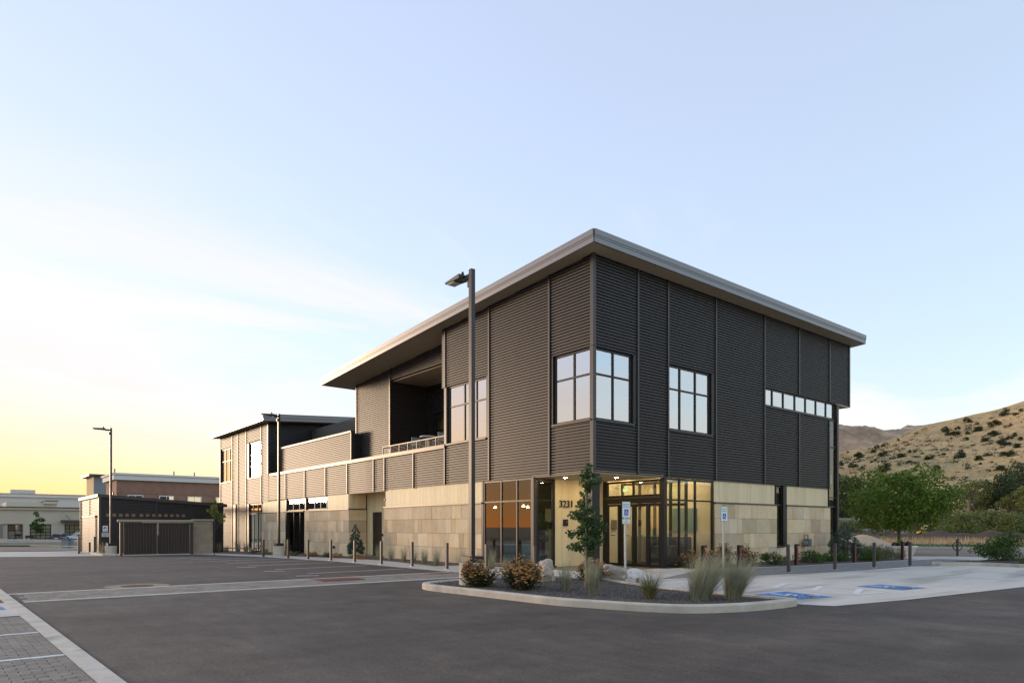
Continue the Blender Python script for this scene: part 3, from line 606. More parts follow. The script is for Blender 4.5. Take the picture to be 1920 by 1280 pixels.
def text(body, size, loc, rot, m, parent, ext=.004, name='lettering', sx=1.):
    c = bpy.data.curves.new('txt', 'FONT'); c.body = body; c.size = size; c.extrude = ext; c.align_x = 'CENTER'; c.align_y = 'CENTER'; c.resolution_u = 3
    t = bpy.data.objects.new('txt', c); COL.objects.link(t); bpy.context.view_layer.update()
    me = bpy.data.meshes.new_from_object(t.evaluated_get(bpy.context.evaluated_depsgraph_get())); bpy.data.objects.remove(t)
    o = link(name, me, m, parent); o.location = loc; o.rotation_euler = rot; o.scale = (sx,1,1); return o
text('3231', .36, (1.62,V1+.028,2.29), (rad(90),0,0), M['black'], B, .018, 'house_number')
fb(MB(), ('R',V1), 1.47, 1.68, 1.50, 1.74, .0, .06).build('keypad', M['black'], B); fb(MB(), ('R',V1), 1.585, 1.635, 1.63, 1.68, -.004, 0).build('keypad_light', M['red'], B)
# --- interior
I = MB(); I.box(.2,16.2,.2,18.2,3.5,3.9); I.box(.2,17.3,.2,8.35,7.6,7.65); I.box(3.4,17.3,8.35,18.2,7.6,7.65); I.build('floor_slab', M['interior'], B)
MB().box(.15,16.25,.15,18.2,-.02,.02).build('floor', M['floor_in'], B)
MB().box(4.4,17.2,4.2,4.3,3.9,7.6).build('interior_wall', M['interior'], B); MB().box(4.4,4.5,4.3,8.4,3.9,7.6).build('interior_wall', M['interior'], B); MB().box(.3,4.4,8.3,8.4,3.9,7.6).build('interior_wall', M['interior'], B)
MB().box(2.2,2.3,.3,4.2,3.9,7.6).build('interior_wall', M['interior'], B); MB().box(9.9,9.98,.3,4.2,3.9,7.6).build('interior_wall', M['interior'], B)
MB().box(3.75,9,3.6,3.7,0,3.5).build('interior_wall', M['interior'], B); MB().box(6.7,6.8,.3,3.6,0,3.5).build('interior_wall', M['interior'], B)
MB().box(.2,6,8.2,8.3,0,3.5).build('interior_wall', M['interior2'], B); MB().box(6,6.1,3.7,8.2,0,3.5).build('interior_wall', M['interior2'], B); MB().box(10.9,11,.2,4,0,3.5).build('interior_wall', M['intdark'], B)
MB().box(10.9,16.2,4,4.1,0,3.5).build('interior_wall', M['intdark'], B)
MB().box(.3,8,29.2,29.3,-.2,8).build('interior_wall', M['intdark'], B); MB().box(3,3.1,18.5,39,-.3,8).build('interior_wall', M['intdark'], B)
MB().box(.2,8,20,28.9,3.4,3.5).build('ceiling', M['interior'], B); MB().box(.2,8,29.3,39.2,3.6,3.7).build('ceiling', M['interior'], B)
for x0, x1, y0, y1, z in ((4.2,4.5,.6,3.4,3.44),(5.6,5.9,.6,3.4,3.44),(3.6,3.7,5,5.6,3.44),(10.3,11.9,1.5,1.65,7.3),(3.0,8,2,2.1,7.5)):
    MB().box(x0,x1,y0,y1,z,z+.05).build('ceiling_light', M['lampin'], B)
window(('L',5.25), [.3,1.05,1.8,2.55,3.5], [.03,2.3,3.2], set_=.0, outer=.09, fw=.09, sill=False, gm='glassM', name='vestibule_screen')
bevel(MB().box(5.6,6.5,1.0,3.3,.02,1.08).build('reception_desk', M['intdark'], B), .02); MB().box(6.64,6.69,.9,2.2,1.3,2.2).build('wall_picture', M['chair'], B); MB().box(4.75,5.05,3.54,3.59,1.35,1.75).build('wall_picture', M['intdark'], B)
MB().box(3.85,5.2,.35,.85,.02,.78).build('window_bench', M['intdark'], B)
MB().box(2.6,2.7,3.2,4.6,.02,3.4).build('screen_wall', M['intdark'], B); MB().box(2.6,2.7,6.2,8.2,.02,3.4).build('screen_wall', M['intdark'], B); bevel(MB().box(1.9,2.5,6.3,7.9,.02,.75).build('lobby_sofa', M['chair'], B), .06); MB().box(3.0,3.1,4.7,5.6,.02,2.2).build('slat_panel', M['wood'], B)
for x_, y_ in ((1.0,4.6),(1.9,5.4),(1.2,6.6)): MB().tube([(x_,y_,2.3),(x_,y_,3.5)], .012, 5).build('pendant_cord', M['black'], B); MB().lathe([(.02,2.30),(.06,2.24),(.06,2.22),(.02,2.22)], x_, y_, 14).build('pendant_lamp', M['lampin'], B)
def drape(pl, a0, a1, z0, z1, o):
    mb = MB(); n = int((a1-a0)/.05); k, p = pl
    for i in range(n+1):
        a = a0+(a1-a0)*i/n; off = o+.03*math.sin(i*1.9)
        for z in (z0, z1): mb.v.append((p+off, a, z) if k == 'L' else (a, p+off, z))
    for i in range(n): mb.f.append((2*i,2*i+2,2*i+3,2*i+1))
    return mb.build('curtain', M['curtain'], B, True)
drape(R0, .2, 2.0, 4.7, 7.3, .35); drape(R0, 3.8, 6.5, 4.7, 7.3, .35); drape(L0, .3, 2.0, 4.7, 7.3, .4); drape(L0, 5.5, 8.2, 4.7, 7.3, .4); drape(L0, 36.3, 39, 4.6, 7.3, .4); drape(L0, 30.3, 33, 4.6, 7.3, .4)
MB().box(3.78,3.80,1.92,2.10,2.78,2.9).build('exit_sign', M['screen'], B)

# ridges added out of view so that the ground floor glass reflects something dark
def ridge(name, cx, cy, lx, ly, h, rot, m, n=40, seed=3):
    mb = MB(); rr = random.Random(seed); ca, sa = math.cos(rot), math.sin(rot); ph = [rr.uniform(0,6) for _ in range(4)]
    for j in range(n+1):
        for i in range(n+1):
            a = -1+2*i/n; b = -1+2*j/n
            k = max(0, 1-abs(a)**3)*max(0, math.cos(b*math.pi/2))**1.2
            z = h*k*(1+.08*math.sin(a*7+ph[0])+.05*math.sin(a*17+ph[1]))
            x, y = a*lx, b*ly; mb.v.append((cx+x*ca-y*sa, cy+x*sa+y*ca, z-3))
    for j in range(n):
        for i in range(n): q = j*(n+1)+i; mb.f.append((q,q+1,q+n+2,q+n+1))
    o = mb.build(name, m, None, True); o['kind'] = 'structure'; return o
ridge('reflection_ridge_west', CAM[0]-300*.97, CAM[1]+30, 55, 230, 40, 0, M['hill'], seed=9)
x_, y_ = PT(330, -40); ridge('reflection_ridge_right', x_, y_, 50, 260, 26, math.atan2(CR[1],CR[0]), M['leaf_far'], seed=12)  # unseen hill added for the dark green reflection in the right panes

# ------------------------------------------------------------------ hills
def interp(x, xs, ys): return float(np.interp(x, xs, ys))
HX = [700,760,900,1150,1330,1430,1510,1572,1640,1720,1760,1850,1920,2100,2400,2900]
HE = [0,.02,.075,.13,.165,.165,.14,.113,.123,.146,.154,.171,.187,.215,.23,.2]  # the rise hidden behind the building is shaped to shade the visible hillside
def hnoise(x, y): return 1.6*math.sin(x*.045+y*.02)+1.1*math.sin(x*.09-y*.07+1.3)+.7*math.sin(x*.21+y*.17+2)
def hill_h(px, y):
    yc = interp(px, [1450,1580], [465,420]); E = interp(px, HX, HE); zc = E*yc+1.5
    f = interp(y, [150,190,250,300,350,390,yc,yc+60,yc+160,yc+400], [0,.09,.30,.50,.70,.85,1,1,.8,.1])
    x = (px-960)/1280*y
    return zc*f+hnoise(x, y)*min(1, max(0, (y-160)/80))*min(1, max(0, (px-740)/120))*.8*(1 if y < yc-15 else .35)-1.2
hb = MB(); nx, ny = 190, 80
pxs = np.linspace(720, 2900, nx); ysd = np.concatenate([np.linspace(140, 430, 58), np.linspace(440, 820, 22)])
for y in ysd:
    for p in pxs: x_, y_ = PT((p-960)/1280*y, y); hb.v.append((x_, y_, hill_h(p, y)))
for j in range(ny-1):
    for i in range(nx-1): q = j*nx+i; hb.f.append((q,q+1,q+nx+1,q+nx))
hill = hb.build('hill', M['hill'], None, True); st(hill)
fbm = MB(); nx2 = 160; pxs2 = np.linspace(900, 2300, nx2); ds = np.linspace(650, 1250, 40)
for y in ds:
    for p in pxs2:
        E = interp(p, [900,1200,1450,1572,1620,1655,1700,1760,1850,2300], [.05,.11,.143,.150,.1515,.149,.152,.153,.14,.1])
        f = interp(y, [650,760,880,940,1000,1250], [0,.35,.62,.9,1,.3]); x = (p-960)/1280*y
        z = (E*1000)*f+4*math.sin(x*.03+y*.02)*f+2.2*math.sin(x*.11+y*.05)*f+1.5*math.sin(x*.23)*f
        x_, y_ = PT(x, y); fbm.v.append((x_, y_, z-2))
for j in range(39):
    for i in range(nx2-1): q = j*nx2+i; fbm.f.append((q,q+1,q+nx2+1,q+nx2))
st(fbm.build('distant_hill', M['farhill'], None, True))
def hill_hit(px, py):
    k = (987-py)/1280; y = 160
    while y < 430:
        if hill_h(px, y)-CAMH >= k*y: return y
        y += 1
    return None

# ------------------------------------------------------------------ foliage helpers
def leafmesh(name, pos, size, m, seed=1, aspect=.6, up=0., droop=0.):
    r = np.random.default_rng(seed); pos = np.asarray(pos, float); n = len(pos)
    a = r.normal(size=(n,3)); a[:,2] += up; a /= np.linalg.norm(a, axis=1)[:,None]
    b = np.cross(a, r.normal(size=(n,3))); b /= np.linalg.norm(b, axis=1)[:,None]; s = size*r.uniform(.6,1.35,(n,1))
    c = np.cross(a, b)
    v = np.stack([pos-a*s, pos+b*s*aspect+c*s*.18, pos+a*s, pos-b*s*aspect+c*s*.18], 1).reshape(-1,3)
    me = bpy.data.meshes.new(name); f = np.arange(4*n).reshape(-1,4)
    me.from_pydata(v.tolist(), [], f.tolist()); me.materials.append(m); return me
def clumps(cs, n, r, sq=(1,1,.8), shell=.35, seed=1):
    rg = np.random.default_rng(seed); out_ = []
    for c in cs:
        rr = c[3] if len(c) > 3 else r; k = max(3, int(n*(rr/r)**2))
        d = rg.normal(size=(k,3)); d /= np.linalg.norm(d, axis=1)[:,None]
        q = d*(rg.uniform(shell**3, 1, (k,1))**(1/3))*rr*np.array(sq)+np.array(c[:3]); out_.append(q)
    return np.concatenate(out_)
def crown_centres(w, h, z0, n, seed, flat=.0, base=.5):
    rg = random.Random(seed); cs = []
    while len(cs) < n:
        x, y, z = rg.uniform(-1,1), rg.uniform(-1,1), rg.uniform(0,1)
        prof = (1-abs(z-base)/max(base,1-base))**.55
        rr = math.hypot(x, y)
        if rr < prof*rg.uniform(.75,1.0) and rr > prof*.25*rg.random(): cs.append((x*w/2, y*w/2, z0+z*h))
    return cs
def make_tree(name, label, w, h, z0, n, leafn, lsize, lm, seed, trunk_r=.12, crad=.2, group=None, base=.45, limbs=7, forkz=None):
    t = thing(name, label, 'tree', group=group); rg = random.Random(seed)
    cs = crown_centres(w, h, z0, n, seed, base=base); fz_ = forkz or z0*.95
    mb = MB(); mb.tube([(0,0,-.1),(.02*w*.2,0,fz_*.5),(0,0,fz_),(0,.0,z0+h*.55)], [trunk_r*1.15,trunk_r*.95,trunk_r*.85,trunk_r*.3], 8)
    for c in rg.sample(cs, min(limbs*3, len(cs))):
        mb.tube([(0,0,fz_+rg.uniform(-.02,.3)*h*.3),(c[0]*.45,c[1]*.45,(fz_*.55+c[2]*.45)),(c[0]*.9,c[1]*.9,c[2])], [trunk_r*.45,trunk_r*.25,trunk_r*.06], 5)
    mb.build('trunk', M['bark'], t, True)
    pos = clumps([(c[0],c[1],c[2],w*crad*rg.uniform(.55,1.2)) for c in cs], leafn, w*crad, seed=seed)
    link('crown', leafmesh('crown', pos, lsize, lm, seed), None, t)
    return t
def blades(name, n, h, spread, base, w, m, parent=None, seed=1, lean=(0,0), segs=4, droop=.5, upright=.5):
    rg = random.Random(seed); mb = MB()
    for _ in range(n):
        a = rg.uniform(0, 6.283); r0 = base*math.sqrt(rg.random()); L_ = h*rg.uniform(.55,1.08); out_ = spread*(rg.random()**upright)
        px_, py_ = r0*math.cos(a), r0*math.sin(a); aa = a+rg.uniform(-.5,.5); dx, dy = math.cos(aa)*out_+lean[0]*rg.random(), math.sin(aa)*out_+lean[1]*rg.random()
        pa = aa+1.57+rg.uniform(-.6,.6); wx, wy = math.cos(pa)*w/2, math.sin(pa)*w/2; b0 = len(mb.v)
        for k in range(segs+1):
            t = k/segs; q = t*t*droop+t*(1-droop); ww = 1-.85*t
            x, y, z = px_+dx*q, py_+dy*q, L_*(t-.25*droop*t*t*min(1,out_/max(.01,spread)))
            mb.v += [(x-wx*ww,y-wy*ww,z),(x+wx*ww,y+wy*ww,z)]
        for k in range(segs): mb.f.append((b0+2*k,b0+2*k+1,b0+2*k+3,b0+2*k+2))
    return mb.build(name, m, parent)
# hill shrubs
HS = [(1611,851,10),(1601,869,9),(1637,844,6),(1644,837,5),(1656,835,4),(1655,848,8),(1689,852,8.5),(1705,846,4),(1715,846,3),(1659,874,12.5),(1635,865,4),(1641,862,3.5),(1704,864,5),(1684,826,3),(1625,834,3.5),(1576,868,6),(1729,849,3.5),(1738,857,6),(1617,874,4),
 (1772,804,6.5),(1795,801,5.5),(1781,810,8),(1792,810,7),(1812,786,6),(1820,789,5),(1831,793,4),(1833,802,10),(1814,811,4.5),(1864,791,10.5),(1885,772,9),(1904,775,5),(1914,769,4),(1864,810,11),(1895,795,4),(1846,823,7),(1813,822,4),(1893,820,6),(1878,824,8.5),(1889,830,7),(1902,815,5),(1913,820,5.5),(1878,832,4.5),(1906,833,8),(1801,850,10),(1836,857,8),(1855,850,6),(1882,848,8),(1897,850,8.5),(1874,876,10.5),(1744,855,6.5),(1769,850,4.5),(1757,876,7),(1838,868,4),(1902,868,3),(1784,821,3),(1790,858,3),(1720,872,4),(1860,866,3),(1590,846,3)]
hsm = []
for k in range(4):
    cs = crown_centres(1.8, 1.3, -.05, 16, 40+k, base=.35); hsm.append(leafmesh('hill_shrub', clumps([(c[0],c[1],c[2],.36) for c in cs], 60, .36, seed=50+k), .085, M['leaf_hill'], k))
for i, (px, py, r_) in enumerate(HS):
    y = hill_hit(px, py+r_*.7)
    if not y: continue
    o = link('hill_shrub', hsm[i % 4], None); x_, y_ = PT((px-960)/1280*y, y); s_ = r_*y/1280*1.12
    o.location = (x_, y_, hill_h(px, y)-.1); o.scale = (s_*random.uniform(.95,1.2), s_, s_*random.uniform(.85,1.05)); o.rotation_euler.z = random.uniform(0,6)
    big = 'large' if r_ > 6.8 else 'small'
    tag(o, f'{big} dark green shrub dotted on the dry grassy hillside', 'shrub', f'{big} shrubs on the hillside')
# scattered brush on the hill that nobody could count
sc = []; rg = np.random.default_rng(5)
for _ in range(900):
    p = rg.uniform(1560,2000); y = rg.uniform(190,415); x_, y_ = PT((p-960)/1280*y, y); r_ = rg.uniform(.25,.8)
    sc.append((x_, y_, hill_h(p, y)+.1, r_))
br = link('hillside_brush', leafmesh('hillside_brush', clumps(sc, 9, .5, sq=(1.6,1.6,.5), seed=9), .28, mat('brush', (.10,.075,.05), (.17,.13,.08), scale=.2, rough=1), 3), None); tag(br, 'low grey brown brush scattered over the dry hillside', 'brush', kind='stuff')

sc = []
for _ in range(240):
    p = rg.uniform(1560,2050); y = 175+235*rg.random()**.8; x_, y_ = PT((p-960)/1280*y, y); r_ = rg.uniform(.5,1.7)
    sc.append((x_, y_, hill_h(p, y)+r_*.25, r_))
br = link('hillside_scrub', leafmesh('hillside_scrub', clumps(sc, 34, 1., sq=(1.3,1.3,.6), seed=19), .30, M['leaf_hill'], 4), None); tag(br, 'scattered green scrub filling the gullies of the hillside', 'scrub', kind='stuff')
# ------------------------------------------------------------------ trees beyond the street
def put(t, px, s, z=None, sc=1.0, rz=None):
    x, y = at(px, s); t.location = (x, y, gz(y) if z is None else z); t.scale = (sc, sc, sc); t.rotation_euler.z = random.uniform(0,6) if rz is None else rz; return t
G_ = 'trees beyond the street'
ta = make_tree('cottonwood_tree', 'dark green spreading cottonwood behind the fenced construction site', 9, 8.0, 1.2, 34, 150, .22, M['leaf_far'], 11, .28, .17, G_)
tb = make_tree('willow_shrub', 'pale olive bushy willow spreading behind the dirt berm', 8, 4.2, .1, 26, 170, .17, M['leaf_far2'], 12, .12, .18, 'olive willows behind the berm', base=.3)
tcc = make_tree('evergreen_tree', 'very dark rounded tree at the foot of the dry hill', 7, 5.5, .5, 28, 150, .18, M['leaf_dark'], 13, .2, .18, 'dark trees at the hill foot')
td = make_tree('cottonwood_tree', 'light green feathery tree growing at the foot of the hill', 8, 7.0, .6, 30, 170, .18, M['leaf_far2'], 14, .2, .16, 'light trees at the hill foot')
spots = [(ta,1598,112,1.05),(ta,1560,120,1.15),(ta,1672,100,.62),(ta,1706,108,.75),(ta,1745,104,.68),(ta,1638,104,.72),
 (tb,1792,84,.85),(tb,1845,92,.95),(tb,1905,88,.85),(tb,1740,90,.7),(tb,1588,88,.62),(tb,1950,92,1.0),
 (tcc,1850,190,1.5),(tcc,1795,150,.9),(tcc,1890,185,1.9),(tcc,1868,96,.55),(tcc,1640,150,1.0),(tcc,1925,200,2.0),(tcc,1600,170,1.3),
 (td,1826,185,1.35),(td,1905,175,1.0),(td,1770,160,.8),(td,1600,150,.95),(td,1935,170,1.3),(ta,1520,115,1.1)]
seen = set()
TL = {1598:'dark spreading cottonwood rising above the fence beside the building corner',1672:'dark cottonwood directly behind the planter and shade tree trunk',1745:'dark cottonwood behind the skid loader',
      1792:'olive willow right beside the skid loader',1588:'olive willow behind the metal shelter roof',1868:'small dark rounded tree between two olive willows behind the berm',1795:'dark rounded tree beside the utility pole on the slope',1826:'light feathery tree highest up the hill foot above the utility pole'}
BL = {t.name: t['label'] for t in (ta,tb,tcc,td)}
for t, px, s, k in spots:
    o = t if t.name not in seen else copy_tree(t); seen.add(t.name)
    yy = s; put(o, px, s, z=max(-.3, hill_h(px, s)) if s > 140 else -.2, sc=k)
    o['label'] = TL.get(px, BL[t.name])

# ------------------------------------------------------------------ berm, mounds, dry grass
def mound(name, label, cx, cy, rx, ry, h, rot, m, cat, seed=1, kind=None, n=26):
    rr = random.Random(seed); ph = [rr.uniform(0,6) for _ in range(6)]; mb = MB(); ca, sa = math.cos(rot), math.sin(rot)
    for j in range(n+1):
        for i in range(n+1):
            a = -1+2*i/n; b = -1+2*j/n; d = math.sqrt(a*a+b*b) if rx/ry < 6 else max(abs(a)**8, abs(b))
            k = max(0, 1-d)**.8*(1+.18*math.sin(a*rx*1.1+ph[0])+.13*math.sin(b*6+a*rx*2.3+ph[1])+.06*math.sin(a*rx*5+b*9))
            x, y = a*rx, b*ry; mb.v.append((cx+x*ca-y*sa, cy+x*sa+y*ca, -.12+h*k))
    for j in range(n):
        for i in range(n): q = j*(n+1)+i; mb.f.append((q,q+1,q+n+2,q+n+1))
    o = mb.build(name, m, None, True); tag(o, label, cat, kind=kind)
    return o
ra = math.atan2(RD.y, RD.x); bc = RA+RN*51+RD*(-14)
mb = mound('soil_berm', 'long low berm of dark brown soil behind the dry grass', bc.x, bc.y, 75, 3.6, .95, ra, M['berm'], 'berm', 4, n=120)
x, y = at(1597, 52); mound('dirt_mound', 'rounded straw coloured dirt mound beside the bike rack', x, y, 3.3, 2.2, 1.05, ra, M['sandpile'], 'mound', 5)
x, y = at(1655, 82); mound('sand_mound', 'broad low sand mound behind the berm and shade tree', x, y, 3.6, 2.4, .78, ra, M['sandpile'], 'mound', 6)
x, y = at(1728, 84); mound('sand_mound', 'broad low sand mound in front of the skid loader', x, y, 3.8, 2.4, .72, ra, M['sandpile'], 'mound', 7)
mb = MB(); rg = random.Random(3)
for i in range(7000):
    o_n = 25.6+20*rg.random()**1.2; l = rg.uniform(-75,12); p = RA+RN*o_n+RD*l; h = rg.uniform(.25,.6); a = rg.uniform(0,3.14); w = .05; lx, ly = rg.uniform(-.15,.15), rg.uniform(-.15,.15)
    b0 = len(mb.v); mb.v += [(p.x-w*math.cos(a),p.y-w*math.sin(a),-.06),(p.x+w*math.cos(a),p.y+w*math.sin(a),-.06),(p.x+lx,p.y+ly,h)]; mb.f.append((b0,b0+1,b0+2))
tag(mb.build('dry_grass', M['blade_dry']), 'tall straw coloured dry grass beyond the lawn verge', 'grass', kind='stuff')
mb = MB()
for i in range(9000):
    o_n = 15.9+9.2*rg.random(); l = rg.uniform(-60,10); p = RA+RN*o_n+RD*l; h = rg.uniform(.04,.10); a = rg.uniform(0,3.14); w = .035
    b0 = len(mb.v); mb.v += [(p.x-w*math.cos(a),p.y-w*math.sin(a),.05),(p.x+w*math.cos(a),p.y+w*math.sin(a),.05),(p.x,p.y,.06+h)]; mb.f.append((b0,b0+1,b0+2))
tag(mb.build('lawn_grass', M['lawn']), 'short mown green grass along the street verge', 'grass', kind='stuff')

# ------------------------------------------------------------------ planting island with kerb
isl_front = [(-7.25,-1.15),(-7.1,-3.11),(-7.0,-5.18),(-6.95,-5.8),(-6.77,-6.38),(-6.34,-7.62),(-5.9,-8.17),(-5.01,-8.55),(-3.92,-8.68),(-3.35,-8.62)]
isl_back = [(-3.45,-8.25),(-3.55,-7.2),(-3.4,-5.2),(-2.75,-3.6),(-2.7,-1.9),(-3.1,-.95),(-4.6,-.55),(-6.2,-.75)]
def smooth(pts, it=2, closed=True):
    for _ in range(it):
        q = []
        for i in range(len(pts)):
            a, b = Vector(pts[i]), Vector(pts[(i+1) % len(pts)])
            q += [tuple(a*.75+b*.25), tuple(a*.25+b*.75)]
        pts = q
    return pts
ring = smooth(isl_front+isl_back, 2)
def offset(pts, d):
    n = len(pts); out_ = []
    for i in range(n):
        a, b, c = Vector(pts[i-1]), Vector(pts[i]), Vector(pts[(i+1) % n]); t = (c-a).normalized(); out_.append(tuple(b+Vector((-t.y, t.x))*d))
    return out_
area = sum(ring[i][0]*ring[(i+1) % len(ring)][1]-ring[(i+1) % len(ring)][0]*ring[i][1] for i in range(len(ring)))
if area < 0: ring = ring[::-1]
inner = offset(ring, .16); n = len(ring)
isl = thing('island_kerb', 'curved concrete kerb round the gravel planting island', 'kerb')
tot = 0; start = 0; cuts = []
for i in range(n):
    j = (i+1) % n; tot += (Vector(ring[j])-Vector(ring[i])).length
    if tot > 3.0: cuts.append(i+1); tot = 0
cuts = [0]+cuts+[n]
for c0, c1 in zip(cuts, cuts[1:]):
    mb = MB(); idx = [k % n for k in range(c0, c1+1)]
    for k in idx:
        (x0,y0),(x1,y1) = ring[k], inner[k]; ox, oy = x0+(x1-x0)*.12, y0+(y1-y0)*.12
        mb.v += [(x0,y0,-.04),(x0,y0,.115),(ox,oy,.14),(x1,y1,.14),(x1,y1,-.04)]
    for k in range(len(idx)-1):
        for q in range(4): mb.f.append((5*k+q,5*k+5+q,5*k+6+q,5*k+1+q))
    mb.f.append((0,1,2,3,4)); e = 5*(len(idx)-1); mb.f.append((e+4,e+3,e+2,e+1,e))
    mb.build('kerb_stone', M['kerb'], isl)
gb = MB(); gb.poly([(p[0],p[1],.10) for p in offset(ring,.12)]); st(gb.build('gravel_bed', M['gravel']))
def inside(p, poly):
    c = False; j = len(poly)-1
    for i in range(len(poly)):
        if (poly[i][1] > p[1]) != (poly[j][1] > p[1]) and p[0] < (poly[j][0]-poly[i][0])*(p[1]-poly[i][1])/(poly[j][1]-poly[i][1])+poly[i][0]: c = not c
        j = i
    return c
def pebbles(name, label, poly, z, n, r0, r1, seed):
    rg = random.Random(seed); mb = MB(); xs = [p[0] for p in poly]; ys = [p[1] for p in poly]; k = 0
    while k < n:
        p = (rg.uniform(min(xs),max(xs)), rg.uniform(min(ys),max(ys)))
        if not inside(p, poly): continue
        k += 1; r_ = rg.uniform(r0,r1); a = rg.uniform(0,6.28); b0 = len(mb.v); ca, sa = math.cos(a), math.sin(a)
        for q in ((1,0,0),(0,.7,0),(-1,0,0),(0,-.7,0),(.1,.1,.8)):
            x_, y_ = q[0]*r_*rg.uniform(.7,1.2), q[1]*r_*rg.uniform(.7,1.2); mb.v.append((p[0]+x_*ca-y_*sa, p[1]+x_*sa+y_*ca, z+q[2]*r_*rg.uniform(.6,1)))
        mb.f += [(b0,b0+1,b0+4),(b0+1,b0+2,b0+4),(b0+2,b0+3,b0+4),(b0+3,b0,b0+4)]
    return tag(mb.build(name, M['pebble']), label, 'gravel', kind='stuff')
pebbles('island_gravel', 'dark grey crushed gravel filling the planting island', offset(ring,.2), .098, 22000, .015, .038, 2)

# plants on the island
def yarrow(name, label, loc, w, h, seed, n=150, group=None):
    t = thing(name, label, 'shrub', loc, group=group); rg = random.Random(seed); mb = MB(); heads = []; lv = []
    tufts = [(rg.uniform(-.33,.33)*w, rg.uniform(-.33,.33)*w, rg.uniform(.62,1.12), rg.uniform(.16,.30)*w) for _ in range(8)]+[(0,0,1,.34*w)]
    for _ in range(n):
        tx, ty, th_, tr = rg.choice(tufts); a = rg.uniform(0,6.283); q_ = math.sqrt(rg.random()); r_ = tr*q_; x, y = tx+r_*math.cos(a), ty+r_*math.sin(a); z = h*th_*(1-.35*q_*q_)*rg.uniform(.70,1.06)*(1-.25*min(1,math.hypot(x,y)/(w*.6)))
        if rg.random() < .12: z *= rg.uniform(.35,.75); x *= 1.15; y *= 1.15
        mb.tube([(x*.35,y*.35,0),(x*.7,y*.7,z*.5),(x,y,z)], [.006,.005,.003], 4, caps=False); heads.append((x,y,z))
        for k in range(7): q = rg.uniform(.1,.85); lv.append((x*(.35+.65*q)+rg.gauss(0,.03), y*(.35+.65*q)+rg.gauss(0,.03), z*q+rg.gauss(0,.03)))
    mb.build('stems', M['leaf_stem'], t); link('leaves', leafmesh('leaves', lv, .035, M['leaf_stem'], seed, .35), None, t)
    hm = MB()
    for x, y, z in heads:
        r_ = rg.uniform(.016,.04); b0 = len(hm.v); k = 7; tx, ty = rg.uniform(-.3,.3), rg.uniform(-.3,.3)
        for rr, dz in ((.3,-.012),(1,0),(.75,.014)):
            for q in range(k): an = 6.283*q/k; xx, yy = rr*r_*math.cos(an)*rg.uniform(.8,1.15), rr*r_*math.sin(an)*rg.uniform(.8,1.15); hm.v.append((x+xx,y+yy,z+dz+xx*tx+yy*ty))
        for l in range(2):
            for q in range(k): hm.f.append((b0+l*k+q,b0+l*k+(q+1)%k,b0+(l+1)*k+(q+1)%k,b0+(l+1)*k+q))
        hm.f.append(tuple(b0+2*k+q for q in range(k)))
    tag(hm.build('flower_heads', M['flower_brown'], t), kind='stuff'); return t
yarrow('yarrow_bush', 'brown flowered yarrow bush against the concrete lamp base', (-6.35,-2.55,.1), .85, .66, 1, 320)
yarrow('yarrow_bush', 'widest brown flowered yarrow bush beside the upright boulder', (-6.0,-3.65,.1), 1.30, .76, 2, 560)
yarrow('yarrow_bush', 'brown flowered yarrow bush behind the staked young tree', (-3.1,-2.9,.1), .95, .62, 3, 260)
def grass(label, loc, n, h, spread, base, m='blade_sage', seed=1, lean=(0,0), dry=.2, group=None, name='ornamental_grass', w=.008):
    t = thing(name, label, 'grass', loc, group=group)
    blades('blades', n, h, spread, base, w, M[m], t, seed, lean)
    if dry: blades('dry_blades', int(n*dry), h*.6, spread*1.5, base, w*.8, M['blade_tan'], t, seed+50, (lean[0]*.3,lean[1]*.3), droop=.9)
    return t
grass('thin grey green grass clump beside the upright boulder', (-5.55,-4.55,.1), 260, .66, .16, .09, seed=1, dry=.35, w=.007)
grass('tall sage grass clump at the foot of the staked young tree', (-5.75,-5.55,.1), 420, .78, .17, .09, seed=2, dry=.3)
grass('green rush like grass clump with reddish tips', (-5.45,-6.75,.1), 330, .58, .32, .08, 'blade_green', 3, dry=.35)
grass('largest sage green grass clump leaning over the kerb', (-4.85,-7.45,.1), 900, .92, .36, .17, seed=4, lean=(.38,-.30), dry=.12, w=.010)
grass('sage green grass clump at the end of the island beside the pad', (-4.25,-7.75,.1), 700, .86, .30, .14, seed=5, lean=(.28,-.22), dry=.1, w=.010)
from mathutils import noise as mnoise
def boulder(label, loc, size, seed, m, rz=0, name='boulder', sub=5):
    rg = random.Random(seed); bm = bmesh.new(); bmesh.ops.create_icosphere(bm, subdivisions=sub, radius=1)
    pl = [(Vector((rg.gauss(0,1),rg.gauss(0,1),rg.gauss(0,.7))).normalized(), rg.uniform(.5,.88)) for _ in range(16)]; off = Vector((seed*3.1,seed*1.7,0))
    for v in bm.verts:
        for nn, d in pl:
            k = v.co.dot(nn)
            if k > d: v.co -= nn*(k-d)*.95
        n0 = v.co.normalized(); v.co += n0*(.16*mnoise.fractal(v.co*1.6+off, 1., 2., 5)+.05*abs(mnoise.noise(v.co*5+off)))
        v.co = Vector((v.co.x*size[0], v.co.y*size[1], v.co.z*size[2]+size[2]*.55))
    me = bpy.data.meshes.new(name); bm.to_mesh(me); bm.free(); o = link(name, me, m); o.location = loc; o.rotation_euler.z = rz; return tag(o, label, 'boulder')
boulder('upright tan boulder with rusty patches among the yarrow bushes', (-4.15,-2.35,.08), (.30,.35,.38), 3, M['rock'], .6)
boulder('broad flat topped grey boulder behind the young tree', (-1.95,-2.6,.03), (.78,.40,.33), 8, M['rockgrey'], -.65)
boulder('small white and rust mottled boulder beside the sign post', (-2.35,-3.75,.05), (.40,.26,.24), 12, M['rockwhite'], -.5)
